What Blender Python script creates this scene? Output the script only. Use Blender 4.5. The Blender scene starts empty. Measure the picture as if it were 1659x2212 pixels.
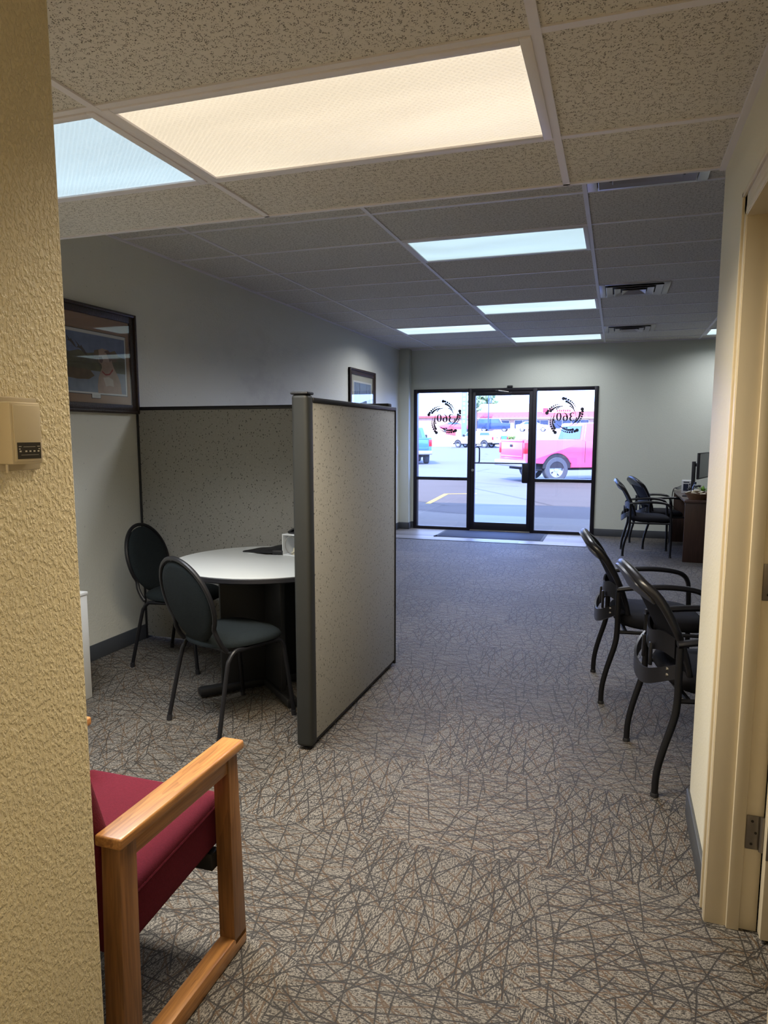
import bpy, bmesh, math, random
from mathutils import Vector, Matrix, Euler
PI = math.pi
random.seed(7)
SC = bpy.context.scene
COL = SC.collection

# ------------------------------------------------------------------ camera
cam_data = bpy.data.cameras.new('camera')
cam = bpy.data.objects.new('camera', cam_data)
COL.objects.link(cam)
SC.camera = cam
F_PX, W_PX, H_PX = 1515.2, 1659.0, 2212.0
cam_data.sensor_fit = 'VERTICAL'
cam_data.sensor_height = 36.0
cam_data.lens = 36.0 * F_PX / H_PX
cam_data.shift_x = -4.09 / H_PX
cam_data.shift_y = 25.2 / H_PX
cam_data.clip_start = 0.02
cam_data.clip_end = 900
cam.location = (0, 0, 1.458)
cam.rotation_euler = Euler((PI / 2 - 0.1263, 0, 0.3157), 'XYZ')

# ------------------------------------------------------------------ world, sun, exposure
SC.view_settings.view_transform = 'Standard'
SC.view_settings.look = 'None'
SC.view_settings.exposure = 0.12
SC.view_settings.gamma = 1.0
SC.view_settings.use_curve_mapping = False
SC.cycles.max_bounces = 10
SC.cycles.diffuse_bounces = 6
SC.cycles.transparent_max_bounces = 16
SC.cycles.sample_clamp_indirect = 6.0
SC.cycles.caustics_reflective = False
SC.cycles.caustics_refractive = False
SC.cycles.use_denoising = True

world = bpy.data.worlds.new('world')
SC.world = world
world.use_nodes = True
bg = world.node_tree.nodes['Background']
bg.inputs['Color'].default_value = (0.27, 0.43, 1.0, 1)
bg.inputs['Strength'].default_value = 11.0

sun_data = bpy.data.lights.new('sun', 'SUN')
sun_data.energy = 11.5
sun_data.angle = math.radians(0.6)
sun_data.color = (1.0, 0.93, 0.86)
sun = bpy.data.objects.new('sun', sun_data)
COL.objects.link(sun)
sun.rotation_euler = Vector((0.10, 0.72, -0.72)).to_track_quat('-Z', 'Y').to_euler()
sun.location = (0, -20, 30)

NEAR_Z, FAR_Z = 2.37, 2.743          # the two ceiling heights
T, S = 0.6096, 1.2192                # ceiling tile
R0, X0 = 4.679, -0.2105              # grid origin
LAMPS = [  # x0, y0, z, colour of the lens, panel radiance, lamp colour, lamp watts, beam spread
    ('near_warm', X0 - S, 1.74, NEAR_Z, (1.0, 0.85, 0.64), 0.80, (1.0, 0.86, 0.64), 48, 128),
    ('near_cool', X0 - 2 * S, 1.74, NEAR_Z, (0.56, 0.82, 1.0), 0.80, (0.88, 0.94, 1.0), 34, 124),
    ('hall', -0.90, 1.74 - 5 * T, NEAR_Z, (1.0, 0.85, 0.62), 0.84, (1.0, 0.84, 0.60), 26, 150),
    ('a', X0 - S, R0, FAR_Z, (0.66, 0.93, 1.0), 0.80, (0.90, 0.92, 1.0), 36, 146),
    ('b', X0 - S, R0 + 4 * T, FAR_Z, (0.70, 0.95, 1.0), 0.90, (0.92, 0.94, 1.0), 26, 154),
    ('c', X0 - 2 * S, R0 + 6 * T, FAR_Z, (0.72, 0.95, 1.0), 0.95, (0.92, 0.94, 1.0), 26, 156),
    ('d', X0 - S, R0 + 8 * T, FAR_Z, (0.72, 0.95, 1.0), 0.90, (0.92, 0.94, 1.0), 14, 156),
    ('e', X0 + S, R0 + 8 * T, FAR_Z, (0.72, 0.95, 1.0), 0.95, (0.92, 0.94, 1.0), 20, 156),
]

# ------------------------------------------------------------------ node helpers
def nmat(name):
    m = bpy.data.materials.new(name); m.use_nodes = True
    nt = m.node_tree
    b = nt.nodes['Principled BSDF']
    return m, nt, b

class G:
    """tiny wrapper for node graphs"""
    def __init__(s, nt): s.nt = nt
    def n(s, t, **kw):
        nd = s.nt.nodes.new(t)
        for k, v in kw.items(): setattr(nd, k, v)
        return nd
    def set(s, sock, v):
        if hasattr(v, 'is_output') or isinstance(v, bpy.types.NodeSocket): s.nt.links.new(v, sock)
        else: sock.default_value = v
    def math(s, op, a, b=0.0, c=0.0, clamp=False):
        nd = s.n('ShaderNodeMath', operation=op, use_clamp=clamp)
        s.set(nd.inputs[0], a); s.set(nd.inputs[1], b)
        if op in ('MULTIPLY_ADD', 'COMPARE', 'SMOOTH_MIN', 'SMOOTH_MAX', 'WRAP'): s.set(nd.inputs[2], c)
        return nd.outputs[0]
    def vmath(s, op, a, b=(0, 0, 0)):
        nd = s.n('ShaderNodeVectorMath', operation=op)
        s.set(nd.inputs[0], a); s.set(nd.inputs[1], b)
        return nd.outputs[0]
    def mix(s, f, a, b, kind='RGBA', blend='MIX'):
        nd = s.n('ShaderNodeMix', data_type=kind)
        if kind == 'RGBA':
            nd.blend_type = blend
            s.set(nd.inputs[0], f); s.set(nd.inputs[6], a); s.set(nd.inputs[7], b); return nd.outputs[2]
        s.set(nd.inputs[0], f); s.set(nd.inputs[2], a); s.set(nd.inputs[3], b); return nd.outputs[0]
    def ramp(s, v, lo, hi, a=0.0, b=1.0):
        nd = s.n('ShaderNodeMapRange', interpolation_type='SMOOTHSTEP')
        s.set(nd.inputs[0], v); s.set(nd.inputs[1], lo); s.set(nd.inputs[2], hi); s.set(nd.inputs[3], a); s.set(nd.inputs[4], b)
        return nd.outputs[0]
    def noise(s, vec, scale, detail=2.0, rough=0.5, dist=0.0, out=0):
        nd = s.n('ShaderNodeTexNoise')
        if vec is not None: s.set(nd.inputs['Vector'], vec)
        nd.inputs['Scale'].default_value = scale; nd.inputs['Detail'].default_value = detail
        nd.inputs['Roughness'].default_value = rough; nd.inputs['Distortion'].default_value = dist
        return nd.outputs[out]
    def voronoi(s, vec, scale, feature='F1', rnd=1.0, dims='3D', out='Distance'):
        nd = s.n('ShaderNodeTexVoronoi', feature=feature, voronoi_dimensions=dims)
        s.set(nd.inputs['Vector'], vec); nd.inputs['Scale'].default_value = scale; nd.inputs['Randomness'].default_value = rnd
        return nd.outputs[out]
    def mapping(s, vec, loc=(0, 0, 0), rot=(0, 0, 0), scale=(1, 1, 1)):
        nd = s.n('ShaderNodeMapping'); s.set(nd.inputs[0], vec)
        nd.inputs[1].default_value = loc; nd.inputs[2].default_value = rot; nd.inputs[3].default_value = scale
        return nd.outputs[0]
    def bump(s, h, strength=0.3, dist=0.01):
        nd = s.n('ShaderNodeBump'); nd.inputs['Strength'].default_value = strength; nd.inputs['Distance'].default_value = dist
        s.set(nd.inputs['Height'], h); return nd.outputs[0]
    def pos(s): return s.n('ShaderNodeNewGeometry').outputs['Position']
    def obj(s): return s.n('ShaderNodeTexCoord').outputs['Object']

def simple(name, col, rough=0.5, metal=0.0, var=0.08, scale=8.0, bump=0.0, bscale=60.0, spec=0.5, coat=0.0, sheen=0.0):
    m, nt, b = nmat(name); g = G(nt)
    o = g.obj()
    n = g.noise(o, scale, 3.0)
    c1 = tuple(x * (1 - var) for x in col) + (1,); c2 = tuple(min(1, x * (1 + var)) for x in col) + (1,)
    nt.links.new(g.mix(n, c1, c2), b.inputs['Base Color'])
    b.inputs['Roughness'].default_value = rough; b.inputs['Metallic'].default_value = metal
    b.inputs['Specular IOR Level'].default_value = spec
    b.inputs['Coat Weight'].default_value = coat
    b.inputs['Sheen Weight'].default_value = sheen
    if bump: nt.links.new(g.bump(g.noise(o, bscale, 3.0), bump, 0.004), b.inputs['Normal'])
    return m

def wood(name, c1, c2, axis=1, rough=0.4, scale=1.0, coat=0.0, cathedral=0.35):
    m, nt, b = nmat(name); g = G(nt)
    sc = [14.0, 14.0, 14.0]; sc[axis] = 1.1
    p = g.mapping(g.obj(), scale=tuple(v * scale for v in sc))
    warp = g.noise(p, 1.0, 3.0, 0.6, 0.6)
    fs = [140.0, 140.0, 140.0]; fs[axis] = 5.0
    fine = g.noise(g.mapping(g.obj(), scale=tuple(v * scale for v in fs)), 1.0, 2.0, 0.6)
    rings = g.math('FRACT', g.math('MULTIPLY', warp, 6.0))
    f = g.math('ADD', g.math('MULTIPLY', rings, cathedral), g.math('MULTIPLY', g.ramp(fine, 0.35, 0.65), 0.5), clamp=True)
    nt.links.new(g.mix(f, c1 + (1,), c2 + (1,)), b.inputs['Base Color'])
    b.inputs['Roughness'].default_value = rough; b.inputs['Coat Weight'].default_value = coat
    nt.links.new(g.bump(fine, 0.15, 0.001), b.inputs['Normal'])
    return m

def paint(name, col, tex=0.25, scale=95.0, rough=0.6, shade_dirt=0.0, knock=True, slant=False):
    m, nt, b = nmat(name); g = G(nt); p = g.pos()
    n = g.noise(g.mapping(p, rot=(0.7, 0, 0), scale=(1, 1, 0.62)) if slant else p, scale, 3.0, 0.55)
    h = g.ramp(n, 0.42, 0.62) if knock else n
    big = g.noise(p, 1.3, 3.0)
    c = g.mix(big, tuple(x * 0.97 for x in col) + (1,), tuple(min(1, x * 1.03) for x in col) + (1,))
    if shade_dirt:   # dark patch above the table, mostly painted-in shading, plus scuffs and smudges
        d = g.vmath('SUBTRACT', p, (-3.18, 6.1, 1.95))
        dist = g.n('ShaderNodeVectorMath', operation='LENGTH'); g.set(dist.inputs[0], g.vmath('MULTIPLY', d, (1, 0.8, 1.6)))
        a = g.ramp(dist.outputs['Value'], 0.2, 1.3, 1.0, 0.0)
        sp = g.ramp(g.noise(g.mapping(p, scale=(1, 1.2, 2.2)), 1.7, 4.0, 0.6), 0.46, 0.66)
        c = g.mix(g.math('MULTIPLY', g.math('MULTIPLY', a, sp), shade_dirt), c, (col[0] * 0.72, col[1] * 0.70, col[2] * 0.74, 1))
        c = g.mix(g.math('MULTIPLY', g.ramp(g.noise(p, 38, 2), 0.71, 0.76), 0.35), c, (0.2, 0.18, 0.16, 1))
    nt.links.new(c, b.inputs['Base Color'])
    b.inputs['Roughness'].default_value = rough
    nt.links.new(g.bump(h, tex, 0.004), b.inputs['Normal'])
    return m

def carpet_mat():
    m, nt, b = nmat('patterned carpet tile'); g = G(nt)
    p = g.pos()
    t = g.mapping(p, loc=(0.18 / T, -1.66 / T, 0), scale=(1 / T, 1 / T, 0))
    cell = g.vmath('FLOOR', t)
    wn = g.n('ShaderNodeTexWhiteNoise', noise_dimensions='3D'); g.set(wn.inputs[0], cell)
    sep = g.n('ShaderNodeSeparateXYZ'); g.set(sep.inputs[0], cell)
    par = g.math('PINGPONG', g.math('ADD', sep.outputs[0], sep.outputs[1]), 1.0)
    loc = g.vmath('SUBTRACT', t, cell)
    s2 = g.n('ShaderNodeSeparateXYZ'); g.set(s2.inputs[0], loc)
    sw = g.n('ShaderNodeCombineXYZ'); g.set(sw.inputs[0], s2.outputs[1]); g.set(sw.inputs[1], s2.outputs[0])
    q = g.mix(par, loc, sw.outputs[0])
    qf = q
    off = g.vmath('MULTIPLY', wn.outputs['Color'], (37.0, 53.0, 0.0))
    q = g.vmath('ADD', q, off)
    warpn = g.n('ShaderNodeTexNoise'); g.set(warpn.inputs['Vector'], q); warpn.inputs['Scale'].default_value = 3.0; warpn.inputs['Detail'].default_value = 1.0
    q = g.vmath('ADD', q, g.vmath('MULTIPLY', g.vmath('SUBTRACT', warpn.outputs['Color'], (0.5, 0.5, 0.5)), (0.03, 0.03, 0)))
    dark = None; brown = None
    # criss-cross twig lines: straight strokes of random slope and length in ten directions
    for i, (a, gx, fy, keep) in enumerate([(4, 1.5, 9, .18), (-18, 1.6, 9, .20), (27, 1.6, 9, .22), (-40, 1.8, 8, .30), (52, 1.9, 8, .35), (-63, 2.1, 8, .42), (76, 2.1, 8, .45), (14, 1.5, 10, .20), (-8, 1.4, 10, .18), (-29, 1.6, 9, .25), (38, 1.8, 9, .30), (88, 2.3, 7, .55)]):
        pv = g.mapping(g.mapping(q, rot=(0, 0, math.radians(a))), loc=(i * 3.71, i * 1.93, 0), scale=(gx, fy, 0))
        sp_ = g.n('ShaderNodeSeparateXYZ'); g.set(sp_.inputs[0], pv)
        cy_ = g.math('FLOOR', sp_.outputs[1]); fu = g.math('SUBTRACT', sp_.outputs[1], cy_)
        w1 = g.n('ShaderNodeTexWhiteNoise', noise_dimensions='1D'); g.set(w1.inputs['W'], g.math('ADD', cy_, i * 17.3))
        vx = g.math('MULTIPLY_ADD', w1.outputs['Value'], 9.0, sp_.outputs[0])
        dx = g.math('FLOOR', vx); fv = g.math('SUBTRACT', vx, dx)
        cc = g.n('ShaderNodeCombineXYZ'); g.set(cc.inputs[0], cy_); g.set(cc.inputs[1], dx); cc.inputs[2].default_value = i * 3.3
        w2 = g.n('ShaderNodeTexWhiteNoise', noise_dimensions='3D'); g.set(w2.inputs[0], cc.outputs[0])
        rr = g.n('ShaderNodeSeparateXYZ'); g.set(rr.inputs[0], w2.outputs['Color'])
        slope = g.math('MULTIPLY', g.math('SUBTRACT', rr.outputs[0], 0.5), g.math('SUBTRACT', fv, 0.5))
        mid = g.math('ADD', g.math('MULTIPLY_ADD', rr.outputs[1], 0.36, 0.32), g.math('MULTIPLY', slope, 0.9))
        dd = g.math('ABSOLUTE', g.math('SUBTRACT', fu, mid))
        ends = g.math('SUBTRACT', 0.5, g.math('ABSOLUTE', g.math('SUBTRACT', fv, 0.5)))
        on = g.math('MULTIPLY', g.math('GREATER_THAN', rr.outputs[2], keep), g.ramp(ends, 0.01, 0.06))
        l = g.math('MULTIPLY', g.ramp(dd, 0.020 * fy / 8, 0.042 * fy / 8, 1.0, 0.0), on)
        if i % 3 == 1: brown = l if brown is None else g.math('MAXIMUM', brown, l)
        else: dark = l if dark is None else g.math('MAXIMUM', dark, l)
    # loop pile rows, running one way inside each tile
    yv = g.mapping(q, scale=(55, 170, 1))
    yarn = g.noise(yv, 1.0, 1.0, 0.5)
    sp = g.noise(g.mapping(p, scale=(1, 1, 1)), 260, 1.0)
    y = g.math('ADD', g.math('MULTIPLY', yarn, 0.65), g.math('MULTIPLY', sp, 0.45))
    base = g.mix(g.ramp(y, 0.42, 0.68), CARPET_A, CARPET_B)
    tone = g.math('MULTIPLY_ADD', wn.outputs['Value'], 0.30, 0.82)
    c = g.mix(g.math('MULTIPLY', brown, 0.88), base, CARPET_BR)
    c = g.mix(g.math('MULTIPLY', dark, 0.92), c, CARPET_D)
    vm = g.n('ShaderNodeVectorMath', operation='SCALE'); g.set(vm.inputs[0], c); g.set(vm.inputs['Scale'], tone)
    nt.links.new(vm.outputs[0], b.inputs['Base Color'])
    b.inputs['Roughness'].default_value = 0.68
    b.inputs['Specular IOR Level'].default_value = 0.32
    b.inputs['Sheen Weight'].default_value = 0.05
    b.inputs['Sheen Roughness'].default_value = 0.5
    hh = g.math('SUBTRACT', y, g.math('MULTIPLY', dark, 0.35))
    nt.links.new(g.bump(hh, 0.5, 0.004), b.inputs['Normal'])
    return m
CARPET_A = (0.014, 0.011, 0.009, 1); CARPET_B = (0.185, 0.168, 0.147, 1)
CARPET_BR = (0.060, 0.034, 0.015, 1); CARPET_D = (0.012, 0.010, 0.009, 1)

def tile_mat():
    m, nt, b = nmat('fissured mineral ceiling tile'); g = G(nt); p = g.pos()
    w = g.n('ShaderNodeTexNoise'); g.set(w.inputs['Vector'], p); w.inputs['Scale'].default_value = 40; w.inputs['Detail'].default_value = 1
    pw = g.vmath('ADD', p, g.vmath('MULTIPLY', g.vmath('SUBTRACT', w.outputs['Color'], (.5, .5, .5)), (0.012, 0.012, 0)))
    f = None
    for i, (a, sc) in enumerate([(25, (125, 230, 1)), (70, (140, 250, 1))]):
        v = g.mapping(g.mapping(pw, rot=(0, 0, math.radians(a))), loc=(i * 7.3, i * 2.1, 0), scale=sc)
        d = g.voronoi(v, 1.0, 'F1', 1.0, '2D')
        msk = g.ramp(g.noise(g.mapping(p, loc=(i * 5, 0, 0)), 70, 2.0), 0.51, 0.60)
        s = g.math('MULTIPLY', g.ramp(d, 0.20, 0.36, 1.0, 0.0), msk)
        f = s if f is None else g.math('MAXIMUM', f, s)
    big = g.noise(p, 2.2, 3.0)
    base = g.mix(big, (0.66, 0.635, 0.60, 1), (0.72, 0.69, 0.65, 1))
    nt.links.new(g.mix(g.math('MULTIPLY', f, 0.85), base, (0.07, 0.055, 0.045, 1)), b.inputs['Base Color'])
    b.inputs['Roughness'].default_value = 0.9
    nt.links.new(g.bump(g.math('SUBTRACT', g.math('MULTIPLY', g.noise(p, 160, 2), 0.25), f), 0.4, 0.003), b.inputs['Normal'])
    return m

def speckle(name, base, dark, light, rough=0.9):
    m, nt, b = nmat(name); g = G(nt); p = g.obj()
    d = g.voronoi(g.mapping(p, scale=(1, 1, 0.75)), 85, 'F1')
    msk = g.ramp(g.noise(p, 60, 1.0), 0.50, 0.56)
    f = g.math('MULTIPLY', g.ramp(d, 0.24, 0.36, 1, 0), msk)
    d2 = g.voronoi(g.mapping(p, loc=(3, 3, 3)), 120, 'F1')
    f2 = g.math('MULTIPLY', g.ramp(d2, 0.2, 0.34, 1, 0), g.ramp(g.noise(g.mapping(p, loc=(9, 1, 4)), 70, 1.0), 0.52, 0.58))
    weave = g.noise(p, 420, 1.0)
    c = g.mix(weave, tuple(x * 0.82 for x in base) + (1,), tuple(x * 1.18 for x in base) + (1,))
    c = g.mix(g.math('MULTIPLY', f2, 0.5), c, light + (1,))
    c = g.mix(g.math('MULTIPLY', f, 0.85), c, dark + (1,))
    nt.links.new(c, b.inputs['Base Color'])
    b.inputs['Roughness'].default_value = rough; b.inputs['Sheen Weight'].default_value = 0.1
    nt.links.new(g.bump(weave, 0.25, 0.001), b.inputs['Normal'])
    return m

def plank_mat():
    m, nt, b = nmat('grey wood look vinyl plank'); g = G(nt); p = g.pos()
    br = g.n('ShaderNodeTexBrick'); g.set(br.inputs['Vector'], p)
    br.inputs['Scale'].default_value = 1.0; br.inputs['Brick Width'].default_value = 1.22; br.inputs['Row Height'].default_value = 0.15
    br.inputs['Mortar Size'].default_value = 0.002; br.inputs['Bias'].default_value = 0.0
    br.inputs['Color1'].default_value = (0.15, 0.135, 0.125, 1); br.inputs['Color2'].default_value = (0.32, 0.30, 0.285, 1); br.inputs['Mortar'].default_value = (0.04, 0.04, 0.04, 1)
    gr = g.noise(g.mapping(p, scale=(2.2, 45, 1)), 1.0, 4.0, 0.6)
    c = g.mix(g.ramp(gr, 0.35, 0.65, 0, 0.55), br.outputs['Color'], (0.09, 0.08, 0.075, 1))
    nt.links.new(c, b.inputs['Base Color'])
    b.inputs['Roughness'].default_value = 0.42
    return m

def glass_mat(name, tint=(1, 1, 1), refl=0.06, rough=0.0):
    m = bpy.data.materials.new(name); m.use_nodes = True; nt = m.node_tree
    nt.nodes.remove(nt.nodes['Principled BSDF']); g = G(nt)
    out = nt.nodes['Material Output']
    tr = g.n('ShaderNodeBsdfTransparent'); tr.inputs[0].default_value = tint + (1,)
    gl = g.n('ShaderNodeBsdfGlossy'); gl.inputs['Roughness'].default_value = rough
    ge = g.n('ShaderNodeNewGeometry')
    dt = g.n('ShaderNodeVectorMath', operation='DOT_PRODUCT'); g.set(dt.inputs[0], ge.outputs['Normal']); g.set(dt.inputs[1], ge.outputs['Incoming'])
    sch = g.math('POWER', g.math('SUBTRACT', 1.0, g.math('ABSOLUTE', dt.outputs['Value'])), 5.0)
    mx = g.n('ShaderNodeMixShader')
    g.set(mx.inputs[0], g.math('MULTIPLY_ADD', sch, 1.0 - refl, refl, clamp=True))
    nt.links.new(tr.outputs[0], mx.inputs[1]); nt.links.new(gl.outputs[0], mx.inputs[2]); nt.links.new(mx.outputs[0], out.inputs[0])
    return m

def diffuser_mat(name, col, strength):
    m, nt, b = nmat(name); g = G(nt); p = g.pos()
    # pyramid prisms of the acrylic lens
    sx = g.n('ShaderNodeSeparateXYZ'); g.set(sx.inputs[0], g.mapping(p, rot=(0, 0, PI / 4), scale=(75, 75, 1)))
    a = g.math('PINGPONG', sx.outputs[0], 0.5); c = g.math('PINGPONG', sx.outputs[1], 0.5)
    pr = g.math('MULTIPLY_ADD', g.math('MAXIMUM', a, c), 0.55, 0.80)
    sag = g.noise(g.mapping(p, scale=(0.9, 3.5, 1)), 1.0, 1.5, 0.5, 0.4)
    k = g.math('MULTIPLY', pr, g.math('MULTIPLY_ADD', g.ramp(sag, 0.3, 0.7), 0.22, 0.88))
    b.inputs['Base Color'].default_value = (0.75, 0.75, 0.72, 1); b.inputs['Roughness'].default_value = 0.35
    b.inputs['Emission Color'].default_value = col + (1,)
    nt.links.new(g.math('MULTIPLY', k, strength * 0.93), b.inputs['Emission Strength'])
    nt.links.new(g.bump(g.math('MAXIMUM', a, c), 0.2, 0.002), b.inputs['Normal'])
    return m

def asphalt_mat(name, c1, c2, crack=True):
    m, nt, b = nmat(name); g = G(nt); p = g.pos()
    n = g.noise(g.mapping(p, scale=(0.35, 1.2, 1)), 1.2, 6.0, 0.65)
    fine = g.noise(p, 60, 2.0)
    c = g.mix(g.math('ADD', g.math('MULTIPLY', n, 0.7), g.math('MULTIPLY', fine, 0.3)), c1 + (1,), c2 + (1,))
    if crack:
        d = g.voronoi(g.mapping(g.vmath('ADD', p, g.vmath('MULTIPLY', g.n('ShaderNodeTexNoise').outputs['Color'], (1.2, 1.2, 0))), scale=(0.12, 0.28, 1)), 1.0, 'DISTANCE_TO_EDGE', 1, '2D')
        c = g.mix(g.ramp(d, 0.004, 0.012, 0.6, 0.0), c, tuple(x * 0.4 for x in c1) + (1,))
    nt.links.new(c, b.inputs['Base Color']); b.inputs['Roughness'].default_value = 0.9
    nt.links.new(g.bump(fine, 0.3, 0.004), b.inputs['Normal'])
    return m

def foliage_mat(name, c1, c2):
    m, nt, b = nmat(name); g = G(nt); p = g.obj()
    n = g.noise(p, 3.5, 4.0, 0.7)
    nt.links.new(g.mix(g.ramp(n, 0.35, 0.65), c1 + (1,), c2 + (1,)), b.inputs['Base Color'])
    b.inputs['Roughness'].default_value = 0.8
    nt.links.new(g.bump(g.noise(p, 9, 3.0), 0.8, 0.1), b.inputs['Normal'])
    return m

# ------------------------------------------------------------------ mesh builder
class MB:
    def __init__(s): s.bm = bmesh.new()
    def box(s, x0, y0, z0, x1, y1, z1, bev=0.0, seg=2, M=None):
        r = bmesh.ops.create_cube(s.bm, size=1.0)
        vs = r['verts']
        for v in vs:
            v.co = Vector(((x0 + x1) / 2 + v.co.x * (x1 - x0), (y0 + y1) / 2 + v.co.y * (y1 - y0), (z0 + z1) / 2 + v.co.z * (z1 - z0)))
        if bev > 0:
            es = list({e for v in vs for e in v.link_edges})
            r2 = bmesh.ops.bevel(s.bm, geom=es, offset=bev, segments=seg, profile=0.5, affect='EDGES')
            vs = list({v for f in r2['faces'] for v in f.verts} | {v for v in vs if v.is_valid})
            seen = set(vs); st = list(vs)
            while st:
                v = st.pop()
                for e in v.link_edges:
                    o = e.other_vert(v)
                    if o not in seen: seen.add(o); st.append(o)
            vs = list(seen)
        if M is not None:
            for v in vs: v.co = M @ v.co
        return s
    def prism(s, poly, axis, a, b, bev=0.0):
        """poly: 2D points; axis 'x','y','z' is the extrusion axis from a to b"""
        def P(u, v, w):
            return {'x': (w, u, v), 'y': (u, w, v), 'z': (u, v, w)}[axis]
        A = [s.bm.verts.new(P(u, v, a)) for u, v in poly]; B = [s.bm.verts.new(P(u, v, b)) for u, v in poly]
        n = len(poly); fs = [s.bm.faces.new(A), s.bm.faces.new(B[::-1])]
        for i in range(n):
            j = (i + 1) % n
            fs.append(s.bm.faces.new([A[i], B[i], B[j], A[j]]))
        bmesh.ops.recalc_face_normals(s.bm, faces=fs)
        if bev > 0:
            es = [e for e in s.bm.edges if e.verts[0] in A and e.verts[1] in A or e.verts[0] in B and e.verts[1] in B]
            bmesh.ops.bevel(s.bm, geom=es, offset=bev, segments=2, profile=0.5, affect='EDGES')
        return s
    def tube(s, pts, r, n=10, smooth=0, closed=False, flat=None, cap=True):
        pts = [Vector(p) for p in pts]
        rs = list(r) if isinstance(r, (list, tuple)) else [r] * len(pts)
        if smooth:
            np_, nr = [], []
            L = len(pts); rng = range(L if closed else L - 1)
            for i in rng:
                g = lambda k: pts[k % L] if closed else pts[max(0, min(L - 1, k))]
                h = lambda k: rs[k % L] if closed else rs[max(0, min(L - 1, k))]
                p0, p1, p2, p3 = g(i - 1), g(i), g(i + 1), g(i + 2)
                for j in range(smooth):
                    t = j / smooth
                    np_.append(0.5 * ((2 * p1) + (p2 - p0) * t + (2 * p0 - 5 * p1 + 4 * p2 - p3) * t * t + (3 * p1 - p0 - 3 * p2 + p3) * t ** 3))
                    nr.append(h(i) * (1 - t) + h(i + 1) * t)
            if not closed: np_.append(pts[-1]); nr.append(rs[-1])
            pts, rs = np_, nr
        L = len(pts); rings = []; up = None
        for i, p in enumerate(pts):
            a = pts[(i - 1) % L] if (closed or i > 0) else p
            b = pts[(i + 1) % L] if (closed or i < L - 1) else p
            t = (b - a).normalized()
            if up is None:
                up = Vector((0, 0, 1)) if abs(t.z) < 0.9 else Vector((0, 1, 0))
            side = t.cross(up)
            if side.length < 1e-5: side = t.orthogonal()
            side.normalize(); up = side.cross(t).normalized()
            fl = flat if flat else (1, 1)
            ring = []
            for k in range(n):
                an = 2 * PI * k / n
                ring.append(s.bm.verts.new(p + side * (math.cos(an) * rs[i] * fl[0]) + up * (math.sin(an) * rs[i] * fl[1])))
            rings.append(ring)
        for i in range(L if closed else L - 1):
            A, B = rings[i], rings[(i + 1) % L]
            for k in range(n):
                s.bm.faces.new([A[k], A[(k + 1) % n], B[(k + 1) % n], B[k]])
        if not closed and cap:
            s.bm.faces.new(rings[0][::-1]); s.bm.faces.new(rings[-1])
        return s
    def lathe(s, prof, n=32, c=(0, 0, 0), M=None, caps=True):
        c = Vector(c); rings = []
        for r, z in prof:
            if r < 1e-6: rings.append([s.bm.verts.new(c + Vector((0, 0, z)))])
            else: rings.append([s.bm.verts.new(c + Vector((r * math.cos(2 * PI * k / n), r * math.sin(2 * PI * k / n), z))) for k in range(n)])
        fs = []
        for A, B in zip(rings, rings[1:]):
            if len(A) == 1 and len(B) == 1: continue
            for k in range(n):
                k2 = (k + 1) % n
                if len(A) == 1: fs.append(s.bm.faces.new([A[0], B[k2], B[k]]))
                elif len(B) == 1: fs.append(s.bm.faces.new([A[k], A[k2], B[0]]))
                else: fs.append(s.bm.faces.new([A[k], A[k2], B[k2], B[k]]))
        if caps and len(rings[0]) > 1: fs.append(s.bm.faces.new(rings[0][::-1]))
        if caps and len(rings[-1]) > 1: fs.append(s.bm.faces.new(rings[-1]))
        if M is not None:
            for R in rings:
                for v in R: v.co = M @ v.co
        return s
    def surf(s, fn, nu, nv, th=0.0):
        """fn(u,v)->point, u,v in 0..1; solid sheet when th>0"""
        P = [[Vector(fn(i / nu, j / nv)) for j in range(nv + 1)] for i in range(nu + 1)]
        def nor(i, j):
            a = P[min(i + 1, nu)][j] - P[max(i - 1, 0)][j]; b = P[i][min(j + 1, nv)] - P[i][max(j - 1, 0)]
            n = a.cross(b); return n.normalized() if n.length > 1e-9 else Vector((0, 1, 0))
        A = [[s.bm.verts.new(P[i][j] + nor(i, j) * th / 2) for j in range(nv + 1)] for i in range(nu + 1)]
        for i in range(nu):
            for j in range(nv): s.bm.faces.new([A[i][j], A[i + 1][j], A[i + 1][j + 1], A[i][j + 1]])
        if th > 0:
            B = [[s.bm.verts.new(P[i][j] - nor(i, j) * th / 2) for j in range(nv + 1)] for i in range(nu + 1)]
            for i in range(nu):
                for j in range(nv): s.bm.faces.new([B[i][j], B[i][j + 1], B[i + 1][j + 1], B[i + 1][j]])
            for i in range(nu):
                s.bm.faces.new([A[i][0], B[i][0], B[i + 1][0], A[i + 1][0]]); s.bm.faces.new([A[i][nv], A[i + 1][nv], B[i + 1][nv], B[i][nv]])
            for j in range(nv):
                s.bm.faces.new([A[0][j], A[0][j + 1], B[0][j + 1], B[0][j]]); s.bm.faces.new([A[nu][j], B[nu][j], B[nu][j + 1], A[nu][j + 1]])
        return s
    def ball(s, c, r, sub=2, sc=(1, 1, 1), jit=0.0):
        rr = bmesh.ops.create_icosphere(s.bm, subdivisions=sub, radius=1.0)
        for v in rr['verts']:
            k = 1 + (random.random() - 0.5) * jit
            v.co = Vector((c[0] + v.co.x * r * sc[0] * k, c[1] + v.co.y * r * sc[1] * k, c[2] + v.co.z * r * sc[2] * k))
        return s
    def xf(s, M):
        for v in s.bm.verts: v.co = M @ v.co
        return s
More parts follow.
